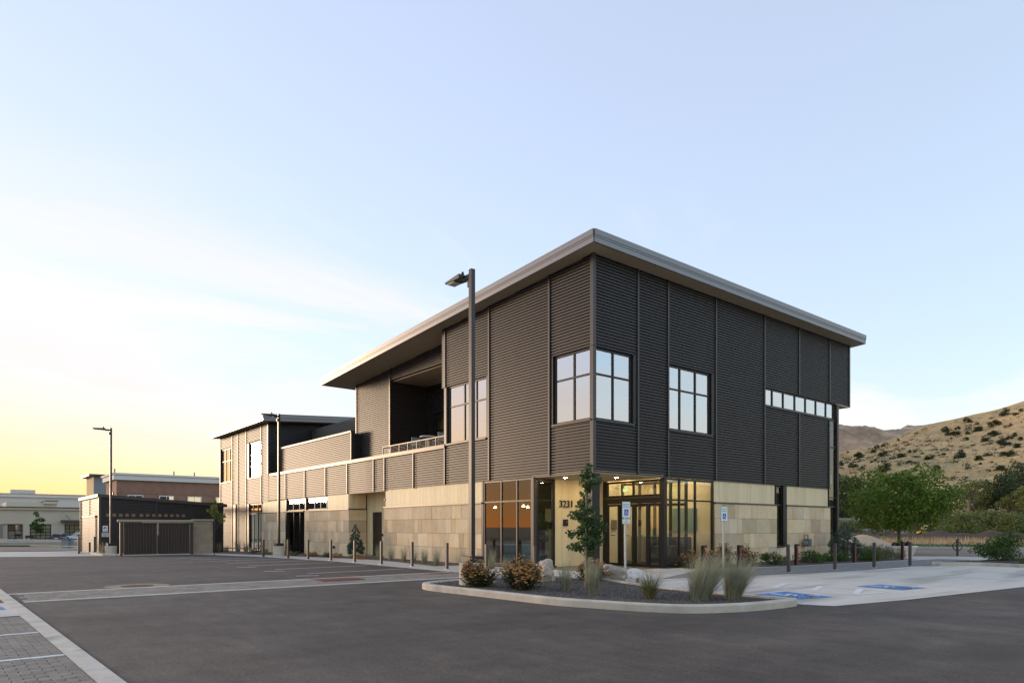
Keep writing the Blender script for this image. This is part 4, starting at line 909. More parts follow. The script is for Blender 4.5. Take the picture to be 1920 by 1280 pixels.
boulder('small pale boulder tucked behind the widest yarrow bush', (-4.55,-2.3,.05), (.2,.2,.28), 15, M['rockwhite'], .2)

# staked young tree
gt = thing('young_ginkgo_tree', 'slender staked young tree with fan leaves and green ties on the island', 'tree', (-4.52,-4.16,.09))
G1 = [(400,60,20),(400,90,35),(370,150,50),(455,210,55),(350,240,45),(400,290,40),(330,340,22),(390,400,40),(330,450,45),(250,560,50),(310,540,50),(400,500,50),(360,620,60),(470,600,60),(530,680,48),(230,745,45),(320,700,50),(420,720,70),(500,760,50),(380,800,60),(235,880,45),(300,860,40),(430,860,50),(430,925,45),(510,830,40)]
cs = []; rg = random.Random(4); k_ = 15.5/1280/5.33
br_ = MB(); br_.tube([(0,0,-.1),(.01,0,.8),(.02,.02,1.6),(.05,.0,2.4),(.06,0,2.95)], [.024,.021,.017,.011,.004], 7)
for X, Y, r_ in G1:
    lat = (X-375)*k_; dep = rg.uniform(-.22,.22); z = (987-(860+Y/5.33))*15.5/1280+1.37
    x_, y_ = lat*CR[0]+dep*CF[0], lat*CR[1]+dep*CF[1]; cs.append((x_, y_, z, r_*k_*1.3)); cs.append((x_*.45, y_*.45, z-.05, r_*k_*.9)); br_.tube([(.01,0,max(.5,z-.25)),(x_*.5,y_*.5,z-.08),(x_,y_,z)], [.009,.006,.003], 4)
br_.build('trunk', M['bark'], gt, True); link('crown', leafmesh('crown', clumps(cs, 85, .15, shell=.05, seed=6), .032, M['leaf_ginkgo'], 7, .95), None, gt)
st_ = MB().tube([(-.07,-.03,-.05),(-.05,-.03,1.0),(-.03,-.02,2.5)], .013, 6).build('stake', M['stake'], gt)
for z in (.35,.95,1.5,2.1,2.45): MB().tube([(-.03,-.02,z),(-.03,-.02,z+.035)], .035, 8).build('tie', M['tie'], gt)
# sign posts
def sign(label, x, y, zt, plate2):
    t = thing('parking_sign', label, 'sign', (x,y,0), rad(-6)); MB().tube([(0,0,0),(0,0,zt-.04)], .028, 8).build('post', M['galv'], t)
    w, h = .305, .457
    def plate(z0, z1, nm='sign_plate'):
        p = bevel(MB().box(-w/2,w/2,-.036,-.031,z0,z1).build(nm, M['signgreen'], t), .001); MB().box(-w/2+.01,w/2-.01,-.039,-.0362,z0+.01,z1-.01).build('sign_face', M['whitesign'], p); return p
    p = plate(zt-h, zt); rx = (rad(90),0,0)
    text('RESERVED', .058, (0,-.0405,zt-.085), rx, M['signgreen'], p, .0006, sx=.95); text('PARKING', .058, (0,-.0405,zt-.15), rx, M['signgreen'], p, .0006)
    MB().box(-.075,.075,-.041,-.0392,zt-.385,zt-.215).build('blue_square', M['signblue'], p)
    mb = MB(); isa(mb, lambda a, b: (-.075+.15*a,-.0425,zt-.385+.17*b)); mb.build('wheelchair_symbol', M['whitesign'], p)
    MB().box(-.02,.02,-.041,-.0392,zt-.43,zt-.415).build('arrow', M['signgreen'], p)
    if plate2:
        p2 = plate(zt-h-.17, zt-h-.02); text('VAN', .045, (0,-.0405,zt-h-.07), rx, M['signgreen'], p2, .0006); text('ACCESSIBLE', .04, (0,-.0405,zt-h-.125), rx, M['signgreen'], p2, .0006, sx=.85)
    return t
sign('accessible parking sign with a second small plate on galvanised post', -1.20, -2.40, 2.17, True)
sign('single plate accessible parking sign on galvanised post beside the stone wall', 2.57, -3.02, 2.09, False)
# bollards
def bollard(label, x, y, group, tilt=0):
    t = thing('bollard', label, 'bollard', (x,y,gz(y)+.01), group=group)
    if not BOL:
        bevel(MB().box(-.045,.045,-.045,.045,0,.90).build('post', M['bollard'], t), .008)
        bevel(MB().box(-.085,.085,-.085,.085,0,.012).build('base_plate', M['galv'], t), .003); BOL.append(t)
        for sx in (-.066,.066):
            for sy in (-.066,.066): MB().lathe([(.009,.012),(.009,.026),(.004,.03)], sx, sy, 6).build('bolt', M['galv'], t)
    else:
        for ch in BOL[0].children: c = ch.copy(); COL.objects.link(c); c.parent = t
    t.rotation_euler = (tilt*.6, tilt, 0); return t
BOL = []
for x, y in ((-3.55,19.6),(-3.25,17.1),(-3.0,15.3),(-2.9,13.04),(-2.81,10.93),(-2.73,8.79),(-2.54,6.79),(-2.43,4.65)): bollard('brown square steel bollard in the row edging the parking stalls', x, y, 'bollards along the stalls')
bollard('brown square bollard before the storefront beside the near lamp', -2.29, 2.56, None); bollard('brown square bollard in front of the storefront corner post', -2.34, .14, None)
for (x, y), tl in zip(((5.06,-3.77),(7.55,-4.06),(9.85,-4.37),(11.92,-4.78)), (-.03,.015,.005,.0)): bollard('slim bronze bollard at the edge of the accessible parking pad', x, y, 'bollards along the parking pad', tl)
# path lights
def pathlight(label, x, y):
    t = thing('path_light', label, 'path light', (x,y,.0), group='path lights along the paver walk')
    if not PLT:
        MB().box(-.05,.04,-.03,.05,0,.74).build('post', M['black'], t); MB().box(-.03,.07,-.055,-.032,.0,.70).build('red_face', M['redpaint'], t)
        bevel(MB().box(-.052,.15,-.06,.052,.742,.81).build('lamp_head', M['black'], t), .006); PLT.append(t)
    else:
        for ch in PLT[0].children: c = ch.copy(); COL.objects.link(c); c.parent = t
PLT = []
for x, y, lb in ((4.75,-.75,'in front of the lobby storefront glass'),(6.2,-1.25,'between two yarrow bushes by the stone wall'),(9.23,-1.78,'below the narrow window'),(12.91,-2.3,'beside the blue juniper'),(16.9,-2.6,'in front of the cream planter')): pathlight('black and red angled path light '+lb, x, y)
# bike racks
def rack(label, px, s):
    x, y = at(px, s); t = thing('bike_rack', label, 'bike rack', (x,y,.01), rad(-39)); MB().box(-.035,.035,-.035,.035,0,.86).build('post', M['black'], t)
    q = [(.23*math.cos(a), 0, .5+.21*math.sin(a)) for a in [i*2*math.pi/28 for i in range(29)]]; MB().tube(q, .022, 8, caps=False).build('ring', M['black'], t); MB().box(-.08,.08,-.08,.08,0,.015).build('base_plate', M['galv'], t)
rack('black post and ring bike rack behind the blue juniper', 1589, 35.2); rack('black post and ring bike rack standing alone on the street sidewalk', 1795, 33.6)
# lamp posts
def lamp(label, x, y, z, h, basez=.55):
    t = thing('lamp_post', label, 'lamp post', (x,y,z), group=None)
    if not LMP:
        MB().lathe([(.30,-.1),(.30,.53),(.285,.55)], n=28).build('concrete_base', M['kerb'], t, False)
        bevel(MB().box(-.19,.19,-.19,.19,.55,.70).build('base_cover', M['pole'], t), .01); MB().box(-.055,.055,-.055,.055,.70,7.45).build('pole', M['pole'], t)
        hd = MB().hexa([(-.17,.30,7.30),(.17,.30,7.30),(.13,.95,7.33),(-.13,.95,7.33),(-.17,.30,7.40),(.17,.30,7.40),(.13,.95,7.37),(-.13,.95,7.37)]).build('lamp_head', M['black'], t)
        MB().box(-.11,.11,.58,.88,7.295,7.312).build('lens', M['galv'], hd); MB().lathe([(.035,7.38),(.035,7.47),(.02,7.50)], 0, .38, 10).build('photocell', M['black'], hd)
        MB().box(-.04,.04,.063,.31,7.27,7.36).build('arm', M['black'], t); MB().box(-.05,.05,.064,.12,7.05,7.2).build('hand_hole', M['pole'], t); LMP.append(t)
    else:
        for ch in LMP[0].children:
            c = ch.copy(); COL.objects.link(c); c.parent = t
            for g in ch.children: d = g.copy(); COL.objects.link(d); d.parent = c
    return t
LMP = []
lamp('tall bronze lamp post standing in the gravel island', -6.2, -2.05, .08, 7.4)
x, y = at(523, 35.7); lamp('bronze lamp post among the bollards along the long facade', x, y, gz(y), 7.3).rotation_euler.z = rad(90)
x, y = at(208, 40.0); lamp('bronze lamp post behind the corner of the gated enclosure', x, y, gz(y), 7.3).rotation_euler.z = rad(90)

# ------------------------------------------------------------------ shade tree, planter, shrubs by the walls
sh = make_tree('shade_tree', 'leafy green shade tree behind the cream planter on the street sidewalk', 6.0, 3.55, 1.55, 62, 190, .085, M['leaf_maple'], 21, .085, .125, base=.38, limbs=9, forkz=1.85)
put(sh, 1686, 36.5, 0, 1.0, 1.2)
x, y = at(1691, 34.2); pt = thing('planter', 'cream bowl planter with purple and lime foliage on the street sidewalk', 'planter', (x,y,.01), rad(-39))
mb = MB()
for rr, z in ((.42,0),(.50,.1),(.60,.40),(.64,.42),(.66,.47),(.64,.51),(.58,.50),(.55,.44),(.02,.44)):
    for k in range(28):
        a = 6.283*k/28; c, s_ = math.cos(a), math.sin(a); e_ = 2/3.2; mb.v.append((rr*1.05*math.copysign(abs(c)**e_, c), rr*.72*math.copysign(abs(s_)**e_, s_), z))
for j in range(8):
    for k in range(28): mb.f.append((j*28+k,j*28+(k+1)%28,(j+1)*28+(k+1)%28,(j+1)*28+k))
mb.build('bowl', M['cream_plastic'], pt, True)
link('purple_foliage', leafmesh('purple', clumps([(-.35,0,.56,.16),(.0,.1,.55,.15),(.3,0,.58,.18),(.45,.1,.54,.14)], 90, .16, seed=2), .05, M['flower_red'], 2), None, pt); link('lime_foliage', leafmesh('lime', clumps([(-.12,-.05,.66,.14),(-.08,0,.76,.1)], 60, .14, seed=3), .05, M['leaf_lime'], 3), None, pt)
def bush(label, loc, w, h, lm, seed, ls=.035, n=14, ln=110, group=None, name='low_shrub'):
    t = thing(name, label, 'shrub', loc, group=group); cs = crown_centres(w, h, h*.12, n, seed, base=.35); rg = random.Random(seed); mb = MB()
    for c in cs: mb.tube([(c[0]*.2,c[1]*.2,0),(c[0]*.6,c[1]*.6,c[2]*.6),c], [.01,.007,.003], 4, caps=False)
    mb.build('stems', M['bark'], t); link('foliage', leafmesh('foliage', clumps([(c[0],c[1],c[2],w*.16*rg.uniform(.7,1.3)) for c in cs], ln, w*.16, seed=seed, shell=.2), ls, lm, seed, .45, up=.5), None, t); return t
yarrow('yarrow_bush', 'sparse yarrow bush growing under the lobby storefront glass', (4.5,-.45,.0), 1.1, .68, 11, 130)
yarrow('yarrow_bush', 'tall rusty yarrow bush at the corner of glass and stone', (5.75,-.95,.0), 1.25, .98, 12, 330)
yarrow('yarrow_bush', 'fading yarrow bush against the stone wall behind the single sign', (7.05,-1.0,.0), 1.05, .88, 13, 220)
bush('bright green low shrub below the narrow window', (9.0,-1.0,0), 1.3, .48, M['leaf_green'], 31); bush('bright green low shrub at the foot of the gas meter wall', (11.4,-1.3,0), 1.5, .42, M['leaf_green'], 32)
bush('bright green low shrub between gas meter and blue juniper', (13.3,-1.3,0), 1.3, .38, M['leaf_green'], 33); bush('low green shrub at the building corner behind a path light', (14.6,-1.9,0), 1.4, .36, M['leaf_green'], 34)
bush('wide olive shrub between two path lights by the street', (15.6,-1.9,0), 1.9, .5, M['leaf_olive'], 35, n=22); bush('wide olive shrub in front of the cream planter', (17.1,-1.6,0), 1.7, .4, M['leaf_olive'], 36, n=20); bush('twiggy tan shrub beside the cream planter', (18.0,-2.1,0), 1.2, .45, M['blade_tan'], 37, ln=50)
def juniper(label, loc, w, h, seed):
    t = thing('juniper', label, 'shrub', loc); rg = random.Random(seed); mb = MB(); mb.tube([(0,0,0),(0,0,h*.95)], [.03,.005], 6); cs = []
    for i in range(46):
        z = h*(.06+.9*(i/46)); r_ = w/2*(1-z/h)**.75*rg.uniform(.55,1.1); a = i*2.4+rg.uniform(-.4,.4); c = (r_*math.cos(a), r_*math.sin(a), z+r_*.45); cs.append((*c, w*.13*(1.15-z/h))); mb.tube([(0,0,z*.92),c], [.008,.003], 4, caps=False)
    cs += [(0,0,z*h,w*.12*(1.1-z)) for z in (.2,.4,.6,.75,.88,.96)]
    mb.build('stem', M['bark'], t); link('foliage', leafmesh('foliage', clumps(cs, 130, w*.1, seed=seed, shell=.1), .042, M['leaf_blue'], seed, .25, up=1.0), None, t)
juniper('upright blue green juniper before the dark side door', (-.75,15.05,0), .85, 1.65, 41)
juniper('upright blue green juniper at the far stone corner by the gas meter', (14.75,-1.05,0), 1.35, 1.75, 42)
# grasses along the long facade
for i, (px, u0, h) in enumerate(((711,-1.0,.75),(733,-1.15,.78),(757,-1.2,.82),(776,-.9,.66),(796,-1.2,.78),(818,-1.25,.8),(869,-1.2,.74),(897,-1.0,.6),(922,-1.25,.85),(948,-1.15,.5))):
    d = ray(px); s_ = (u0-CAM[0])/d[0]; v = CAM[1]+s_*d[1]
    grass('sage grass tuft below the storefront window' if px > 900 else 'sage grass tuft in the gravel strip along the stone wall', (u0,v,gz(v)+.01), 110, h, .2, .1, seed=60+i, dry=.1, group='grass tufts under the storefront' if px > 900 else 'grass tufts along the stone wall', w=.010)
for i, (px, u0, h) in enumerate(((361,-3.9,.8),(387,-3.6,.8),(411,-2.4,.7),(424,-2.0,.5),(446,-1.4,.85),(461,-1.2,.8))):
    d = ray(px); s_ = (u0-CAM[0])/d[0]; v = CAM[1]+s_*d[1]
    grass('blue green grass tuft beside the tan block wall of the enclosure' if px < 400 else 'blue green grass tuft at the foot of the far corrugated wall', (u0,v,gz(v)+.01), 110, h, .2, .12, seed=80+i, dry=.25, group='grass tufts by the enclosure' if px < 400 else 'grass tufts at the far wall', w=.016)
for i, (px, u0) in enumerate(((476,-1.5),(497,-1.7),(538,-1.6),(556,-1.6),(578,-1.5),(588,-1.4),(610,-1.5),(632,-1.5),(676,-1.5))):
    d = ray(px); s_ = (u0-CAM[0])/d[0]; v = CAM[1]+s_*d[1]
    bush('small russet ground plant in the gravel along the far wall', (u0,v,gz(v)+.01), .7, .22, M['flower_brown'] if i % 3 else M['leaf_olive'], 90+i, n=6, ln=50, group='russet ground plants along the wall', name='ground_plant')
# young sapling by the enclosure
sp = make_tree('sapling', 'thin staked sapling with yellow green leaves at the lot corner', 1.5, 2.0, 1.35, 12, 60, .05, M['leaf_sapling'], 23, .022, .13, base=.4, limbs=4); put(sp, 402, 38.5)
# gas meter
gm = thing('gas_meter', 'grey gas meter on a striped riser against the stone wall', 'gas meter', (13.05,-.16,0))
MB().tube([(0,0,0),(0,0,.62)], .022, 8).build('riser', M['galv'], gm); bevel(MB().box(-.05,.25,-.16,.06,.62,.95).build('meter_body', M['meter'], gm), .03, 3)
MB().tube([(-.16,-.05,.78),(-.02,-.05,.78)], .085, 12).build('regulator', M['grey'], gm); MB().tube([(-.1,0,.78),(-.1,0,1.12),(.2,0,1.12),(.2,0,.95)], .02, 7).build('pipe', M['meter'], gm); MB().box(.21,.26,-.02,.03,.93,1.12).build('yellow_tag', M['yellow'], gm)
# planting bed at the right edge with black edging and kerb
st(sheet('mulch_bed', [(14.6,-5.05),(20.5,-5.9),(19.5,-8.2),(16.2,-8.6),(14.2,-7.2)], .08, M['gravel']))
pebbles('mulch_gravel', 'dark crushed gravel in the bed beside the street sidewalk', [(14.8,-5.1),(20.3,-5.9),(19.3,-8.0),(16.2,-8.4),(14.4,-7.1)], .078, 5000, .025, .05, 6)
mb = MB(); line_ = [(14.45,-5.0),(14.9,-6.0),(15.4,-6.9),(15.2,-7.9)]
for a, b in zip(line_, line_[1:]):
    d = (Vector(b)-Vector(a)).normalized(); nn = Vector((-d.y,d.x))*.03; mb.prism([(a[0]-nn.x,a[1]-nn.y),(b[0]-nn.x,b[1]-nn.y),(b[0]+nn.x,b[1]+nn.y),(a[0]+nn.x,a[1]+nn.y)], 0, .11)
tag(mb.build('landscape_edging', M['black']), 'black edging board round the gravel bed by the street', 'edging')
mb = MB(); pts = [(13.3,-5.0),(14.3,-6.4),(14.2,-7.4),(13.9,-9.0)]
for a, b in zip(pts, pts[1:]):
    d = (Vector(b)-Vector(a)).normalized(); nn = Vector((-d.y,d.x))*.09; mb.prism([(a[0]-nn.x,a[1]-nn.y),(b[0]-nn.x,b[1]-nn.y),(b[0]+nn.x,b[1]+nn.y),(a[0]+nn.x,a[1]+nn.y)], -.02, .13)
tag(mb.build('bed_kerb', M['kerb']), 'low concrete kerb between parking pad and gravel bed', 'kerb')
bush('spreading green shrub in the gravel bed by the street', (17.6,-6.2,.08), 2.3, .95, M['leaf_green'], 51, ls=.05, n=26); bush('pinkish twiggy shrub in the gravel bed by the street', (18.8,-7.4,.08), 1.6, .85, M['blade_tan'], 52, ls=.04, n=16)
grass('bright green grass clump at the black edging', (14.75,-7.65,.05), 200, .5, .3, .18, 'leaf_green', 53, dry=0)

# ------------------------------------------------------------------ things across the street
x, y = at(1594, 93); shl = thing('shelter', 'flat roofed metal shelter at the fenced construction site', 'shelter', (x,y,-.1), rad(-39))
MB().box(-2.2,1.4,-1,1,2.45,2.75).build('roof', M['grey'], shl)
for px_, py_ in ((-1.1,-.9),(.15,-.9),(-1.1,.9),(.15,.9)): MB().box(px_-.06,px_+.06,py_-.06,py_+.06,0,2.45).build('post', M['grey'], shl)
fn = thing('chain_link_fence', 'temporary chain link fence panels behind the dirt mounds', 'fence')
mm = bpy.data.materials.new('chain_link'); mm.use_nodes = True; t_ = mm.node_tree; t_.nodes['Principled BSDF'].inputs['Base Color'].default_value = (.14,.16,.16,1); t_.nodes['Principled BSDF'].inputs['Alpha'].default_value = .35
A_ = at(1560, 88); B_ = at(1706, 86); nP = 9
for i in range(nP):
    f0 = i/nP; f1 = (i+1)/nP; p0 = Vector(A_).lerp(Vector(B_), f0); p1 = Vector(A_).lerp(Vector(B_), f1)
    MB().tube([(p0.x,p0.y,-.1),(p0.x,p0.y,1.2)], .03, 6).build('post', M['galv'], fn); MB().tube([(p0.x,p0.y,1.18),(p1.x,p1.y,1.18)], .025, 6).build('rail', M['galv'], fn)
    d = (p1-p0).normalized()*.06; nn = Vector((-d.y,d.x))*.1
    MB().prism([(p0.x+d.x-nn.x,p0.y+d.y-nn.y),(p1.x-d.x-nn.x,p1.y-d.y-nn.y),(p1.x-d.x+nn.x,p1.y-d.y+nn.y),(p0.x+d.x+nn.x,p0.y+d.y+nn.y)], .0, 1.15).build('mesh_panel', mm, fn)
    if i % 2 == 0: MB().box(p0.x-.12,p0.x+.12,p0.y-.15,p0.y-.12,.85,1.05).build('notice', M['white'], fn)
x, y = at(1739, 82); sk = thing('skid_loader', 'black and orange skid loader parked behind a sand mound', 'loader', (x,y,.1), rad(-20))
MB().box(-1.0,.7,-.6,.6,.35,.95).build('body', M['black'], sk); MB().hexa([(-.5,-.5,.95),(.45,-.5,.95),(.45,.5,.95),(-.5,.5,.95),(-.4,-.45,1.65),(.3,-.45,1.65),(.3,.45,1.65),(-.4,.45,1.65)]).build('cab', M['dark'], sk)
MB().box(-1.02,-.3,-.62,.62,.6,.85).build('side_panel', M['machine'], sk); MB().box(-.35,.3,-.46,.46,1.655,1.72).build('cab_roof', M['machine'], sk); MB().box(.8,1.15,-.75,.75,.1,.5).build('bucket', M['machine'], sk); MB().hexa([(-.9,-.7,.9),(.95,-.7,.4),(.95,-.62,.4),(-.9,-.62,.9),(-.9,-.7,1.05),(.95,-.7,.55),(.95,-.62,.55),(-.9,-.62,1.05)]).build('lift_arm', M['black'], sk)
for xx in (-.6,.35):
    for yy in (-.68,.5): MB().tube([(xx,yy,.3),(xx,yy+.18,.3)], .33, 14).build('wheel', M['tyre'], sk)
x, y = at(1681, 84); og = thing('barricade', 'orange barricade frame behind the shade tree trunk', 'barricade', (x,y,.1), rad(-39)); MB().box(-.22,-.14,-.04,.04,0,1.25).build('post', M['orange'], og); MB().box(.14,.22,-.04,.04,0,1.25).build('post', M['orange'], og); MB().box(-.22,.22,-.03,.03,1.0,1.25).build('board', M['orange'], og)
def upole(label, px, s, z, h):
    x, y = at(px, s); t = thing('utility_pole', label, 'utility pole', (x,y,z), rad(-39)); MB().tube([(0,0,0),(0,0,h)], [.16,.11], 8).build('pole', M['bark'], t); MB().box(-1.1,1.1,-.06,.06,h-.9,h-.75).build('crossarm', M['bark'], t)
    for q in (-.9,-.3,.9): MB().tube([(q,0,h-.75),(q,0,h-.5)], .04, 6).build('insulator', M['grey'], t)
    return (x, y, z+h-.6)
w0 = upole('utility pole with crossarm rising behind the shade tree crown', 1656, 150, 2, 11); w1 = upole('utility pole with crossarm at the foot of the dry hill', 1818, 142, -1, 8.5)
for k, dz in ((0,0),(1,-.7)):
    q = []
    x2, y2 = at(2040, 135)
    for i in range(13): f_ = i/12; q.append((w1[0]+(x2-w1[0])*f_, w1[1]+(y2-w1[1])*f_, w1[2]+dz-1.6*f_-1.2*4*f_*(1-f_)))
    tag(MB().tube(q, .035, 4).build('power_line', M['black']), 'upper power line running from the hill foot pole' if k == 0 else 'lower power line running from the hill foot pole', 'cable')
for i in range(7):
    p = RA+RN*(26+random.uniform(0,1.2))+RD*(-16-random.uniform(0,14)); o = boulder('white rock at the edge of the dry grass by the lawn', (p.x,p.y,-.05), (.5,.35,.22), 70+i, M['rockwhite'], random.uniform(0,3), 'rock', 3); o['group'] = 'white rocks by the lawn'; o['category'] = 'rock'
# ------------------------------------------------------------------ left background
# corrugated shed
gs = gz(34); SH = thing('storage_shed', 'bronze corrugated equipment shed with mono pitch roof and double doors', 'shed', (0,0,0))
def zsh(x): return 3.35-.066*(x+8.64)
panel(('L',-8.63), 34.4, 42.4, gs-.2, 3.34, SH); panel(('R',34.3), -8.55, -5.45, gs-.2, zsh(-8.6), SH); panel(('R',34.3), -5.4, -1.2, gs-.2, zsh(-5.4), SH)
batten(('R',34.3), -5.42, gs, zsh(-5.42), parent=SH); batten(('L',-8.63), 38.4, 2.1, 3.34, parent=SH, w=.1)
MB().box(-8.7,-8.56,34.24,34.38,gs-.1,3.4).build('corner_trim', M['trim'], SH); MB().box(-8.7,-8.58,42.38,42.5,gs-.1,3.3).build('corner_trim', M['trim'], SH)
MB().hexa([(-8.78,34.15,3.33),(-1,34.15,zsh(-1)-.01),(-1,42.6,zsh(-1)-.01),(-8.78,42.6,3.33),(-8.78,34.15,3.52),(-1,34.15,zsh(-1)+.19),(-1,42.6,zsh(-1)+.19),(-8.78,42.6,3.52)]).build('roof', M['trim'], SH)
for a0, a1 in ((35.65,38.3),(38.36,41.0)): panel(('L',-8.70), a0, a1, gs-.1, 2.08, SH, back=.06).name = 'shed_door'
fb(MB(), ('L',-8.63), 35.5, 41.1, 2.1, 2.2, -.12, .0).build('door_head', M['trim'], SH)
for i in range(13):
    u = -8.3+i*.36+(.1 if i > 4 else 0); fb(MB(), ('R',34.3), u, u+.2, 2.12, 2.30, -.015, .005).build('vent_opening', M['brick'], SH)
def wallsign(label, a0, a1, z0, z1, kind):
    t = fb(MB(), ('R',34.3), a0, a1, z0, z1, -.03, -.012).build('hazard_sign', M['whitesign']); tag(t, label, 'sign')
    cx = (a0+a1)/2
    if kind == 0:
        for dx, dz, m in ((0,.06,'red'),(-.06,0,'signblue'),(.06,0,'yellow'),(0,-.06,'whitesign')):
            q = [(cx+dx-.055,34.268,z1-.16+dz),(cx+dx,34.268,z1-.16+dz-.055),(cx+dx+.055,34.268,z1-.16+dz),(cx+dx,34.268,z1-.16+dz+.055)]; MB().poly(q).build('diamond', M[m], t)
        MB().box(cx-.09,cx+.09,34.264,34.269,z0+.05,z0+.08).build('print', M['black'], t)
    else:
        MB().box(a0+.02,a1-.02,34.264,34.269,z1-.1,z1-.03).build('banner', M['red'], t); text('DANGER', .07, (cx,34.262,z1-.065), (rad(90),0,0), M['whitesign'], t, .001)
        for k in range(2): MB().box(a0+.05,a1-.05,34.264,34.269,z0+.04+k*.06,z0+.065+k*.06).build('print', M['black'], t)
wallsign('white sign with coloured hazard diamonds on the shed wall', -8.48, -8.20, 1.16, 1.54, 0); wallsign('white sign with a red DANGER banner below the hazard diamonds', -8.53, -8.15, .84, 1.10, 1)
# gated block enclosure
ge = gz(28.6); EN = thing('trash_enclosure', 'tan block enclosure with brown ribbed double gates', 'enclosure', (0,0,0))
blk = bpy.data.meshes.new('concrete_block'); bm = bmesh.new(); bmesh.ops.create_cube(bm, size=1); bm.to_mesh(blk); bm.free(); blk.materials.append(M['cmu'])
def blockwall(x0, x1, y0, y1, z0, n):
    MB().box(x0+.02,x1-.02,y0+.02,y1-.02,z0-.1,z0+n*.2).build('block_core', M['mortar'], EN); ax = (x1-x0) > (y1-y0); Ln = (x1-x0) if ax else (y1-y0)
    for r_ in range(n):
        a = -.2 if r_ % 2 else 0.
        while a < Ln-.01:
            lo, hi = max(0,a), min(Ln,a+.4); a += .4
            if hi-lo < .03: continue
            o = link('block', blk, None, EN)
            if ax: o.location = (x0+(lo+hi)/2,(y0+y1)/2,z0+r_*.2+.1); o.scale = (hi-lo-.008,y1-y0,.192)
            else: o.location = ((x0+x1)/2,y0+(lo+hi)/2,z0+r_*.2+.1); o.scale = (x1-x0,hi-lo-.008,.192)
blockwall(-4.55,-3.65,28.75,28.95,ge,10); blockwall(-3.65,-3.45,28.75,33.6,ge,10)
MB().box(-6.4,-3.45,33.6,33.8,ge-.1,1.86).build('back_wall', M['cmu'], EN)
bevel(MB().box(-8.55,-4.5,28.72,29.0,1.74,1.88).build('gate_lintel', M['cmucap'], EN), .02); bevel(MB().box(-4.62,-3.38,28.68,29.02,ge+2.0,ge+2.1).build('wall_cap', M['cmucap'], EN), .02); bevel(MB().box(-3.7,-3.38,29.02,33.7,ge+2.0,ge+2.1).build('wall_cap', M['cmucap'], EN), .02)
for x in (-8.42,-4.72): MB().box(x-.07,x+.07,28.4,28.56,ge-.05,1.72).build('gate_post', M['gate'], EN)
for x0, x1 in ((-8.28,-6.60),(-6.52,-4.84)):
    mb = MB(); n = 11; w_ = (x1-x0)/n; mb.box(x0,x1,28.50,28.53,ge+.1,1.66)
    for i in range(n): mb.hexa([(x0+i*w_+.02,28.50,ge+.11),(x0+(i+1)*w_-.02,28.50,ge+.11),(x0+(i+1)*w_-.05,28.455,ge+.11),(x0+i*w_+.05,28.455,ge+.11),(x0+i*w_+.02,28.50,1.65),(x0+(i+1)*w_-.02,28.50,1.65),(x0+(i+1)*w_-.05,28.455,1.65),(x0+i*w_+.05,28.455,1.65)])
    g_ = mb.build('gate', M['gate'], EN); MB().box(x0-.02,x1+.02,28.44,28.49,1.63,1.70).build('gate_rail', M['gate'], g_); MB().box(x0-.02,x1+.02,28.44,28.49,ge+.06,ge+.12).build('gate_rail', M['gate'], g_)
MB().box(-6.58,-6.54,28.40,28.45,ge+.1,1.0).build('drop_rod', M['black'], EN)
st(MB().prism([(-9.2,29.4),(-8.55,28.9),(-8.55,34.2),(-9.2,34.2)], ge-.1, ge+.10).build('shed_kerb', M['kerb']))
x, y = at(210, 39.5); grass('dry russet grass clump at the lamp base by the shed', (-8.9,31.0,ge+.1), 120, .75, .35, .2, 'blade_tan', 101, w=.016)
for px_, s_, lb in ((148,43.5,'dark steel bollard beside the shed left corner'),(177.5,41.5,'dark steel bollard before the shed doors near the kerb'),(168,42.5,'dark steel bollard between the shed doors')):
    x, y = at(px_, s_); b_ = bollard(lb, x, y, None); b_.scale = (1.3,1.3,1.2 if px_ != 168 else .8)
x, y = at(125, 58); ub = thing('utility_box', 'grey utility cabinet on a concrete pad beside the shed', 'utility box', (x,y,gz(y)), rad(-39)); bevel(MB().box(-.3,.3,-.25,.25,.1,.78).build('cabinet', M['grey'], ub), .02); MB().box(-.32,.32,-.27,.27,.78,.82).build('lid', M['meter'], ub); MB().box(-.5,.9,-.5,.5,-.1,.1).build('pad', M['concrete'], ub)
x, y = at(136, 58); MBp = MB().tube([(x,y,gz(y)),(x,y,gz(y)+.85)], .09, 10).build('guard_post', M['grey']); tag(MBp, 'grey round guard post beside the utility cabinet', 'post')
# brick building with white cornice
BK = thing('brick_building', 'brown brick building with white cornice behind the shed', 'building', (0,0,0)); gb_ = -.8
MB().box(-1.0,40,76.2,83.3,gb_,6.97).build('wall', M['brick'], BK); MB().box(-1.35,40.3,75.85,83.6,6.98,7.55).build('cornice', M['cornice'], BK); MB().box(-1.5,40.4,75.7,83.8,7.56,7.78).build('cornice_cap', M['cornice'], BK)
MB().box(-1.02,40,76.15,76.19,5.42,5.5).build('band_course', M['brick'], BK)
for u in (.13,3.51,6.7,10.05,13.4): 
    w = window(('R',76.1), [u,u+.83,u+1.66], [4.0,5.25], set_=.0, outer=.1, sill=False, gm='glassU', parent=BK, dmat='white')
for x in (-.9,5.6,8.0): MB().tube([(x,78,7.7),(x,78,8.4)], .08, 8).build('vent_pipe', M['grey'], BK)
for y in (78,80): MB().box(-1.1,-1.02,y,y+.3,5.3,5.6).build('wall_lamp', M['trim'], BK)
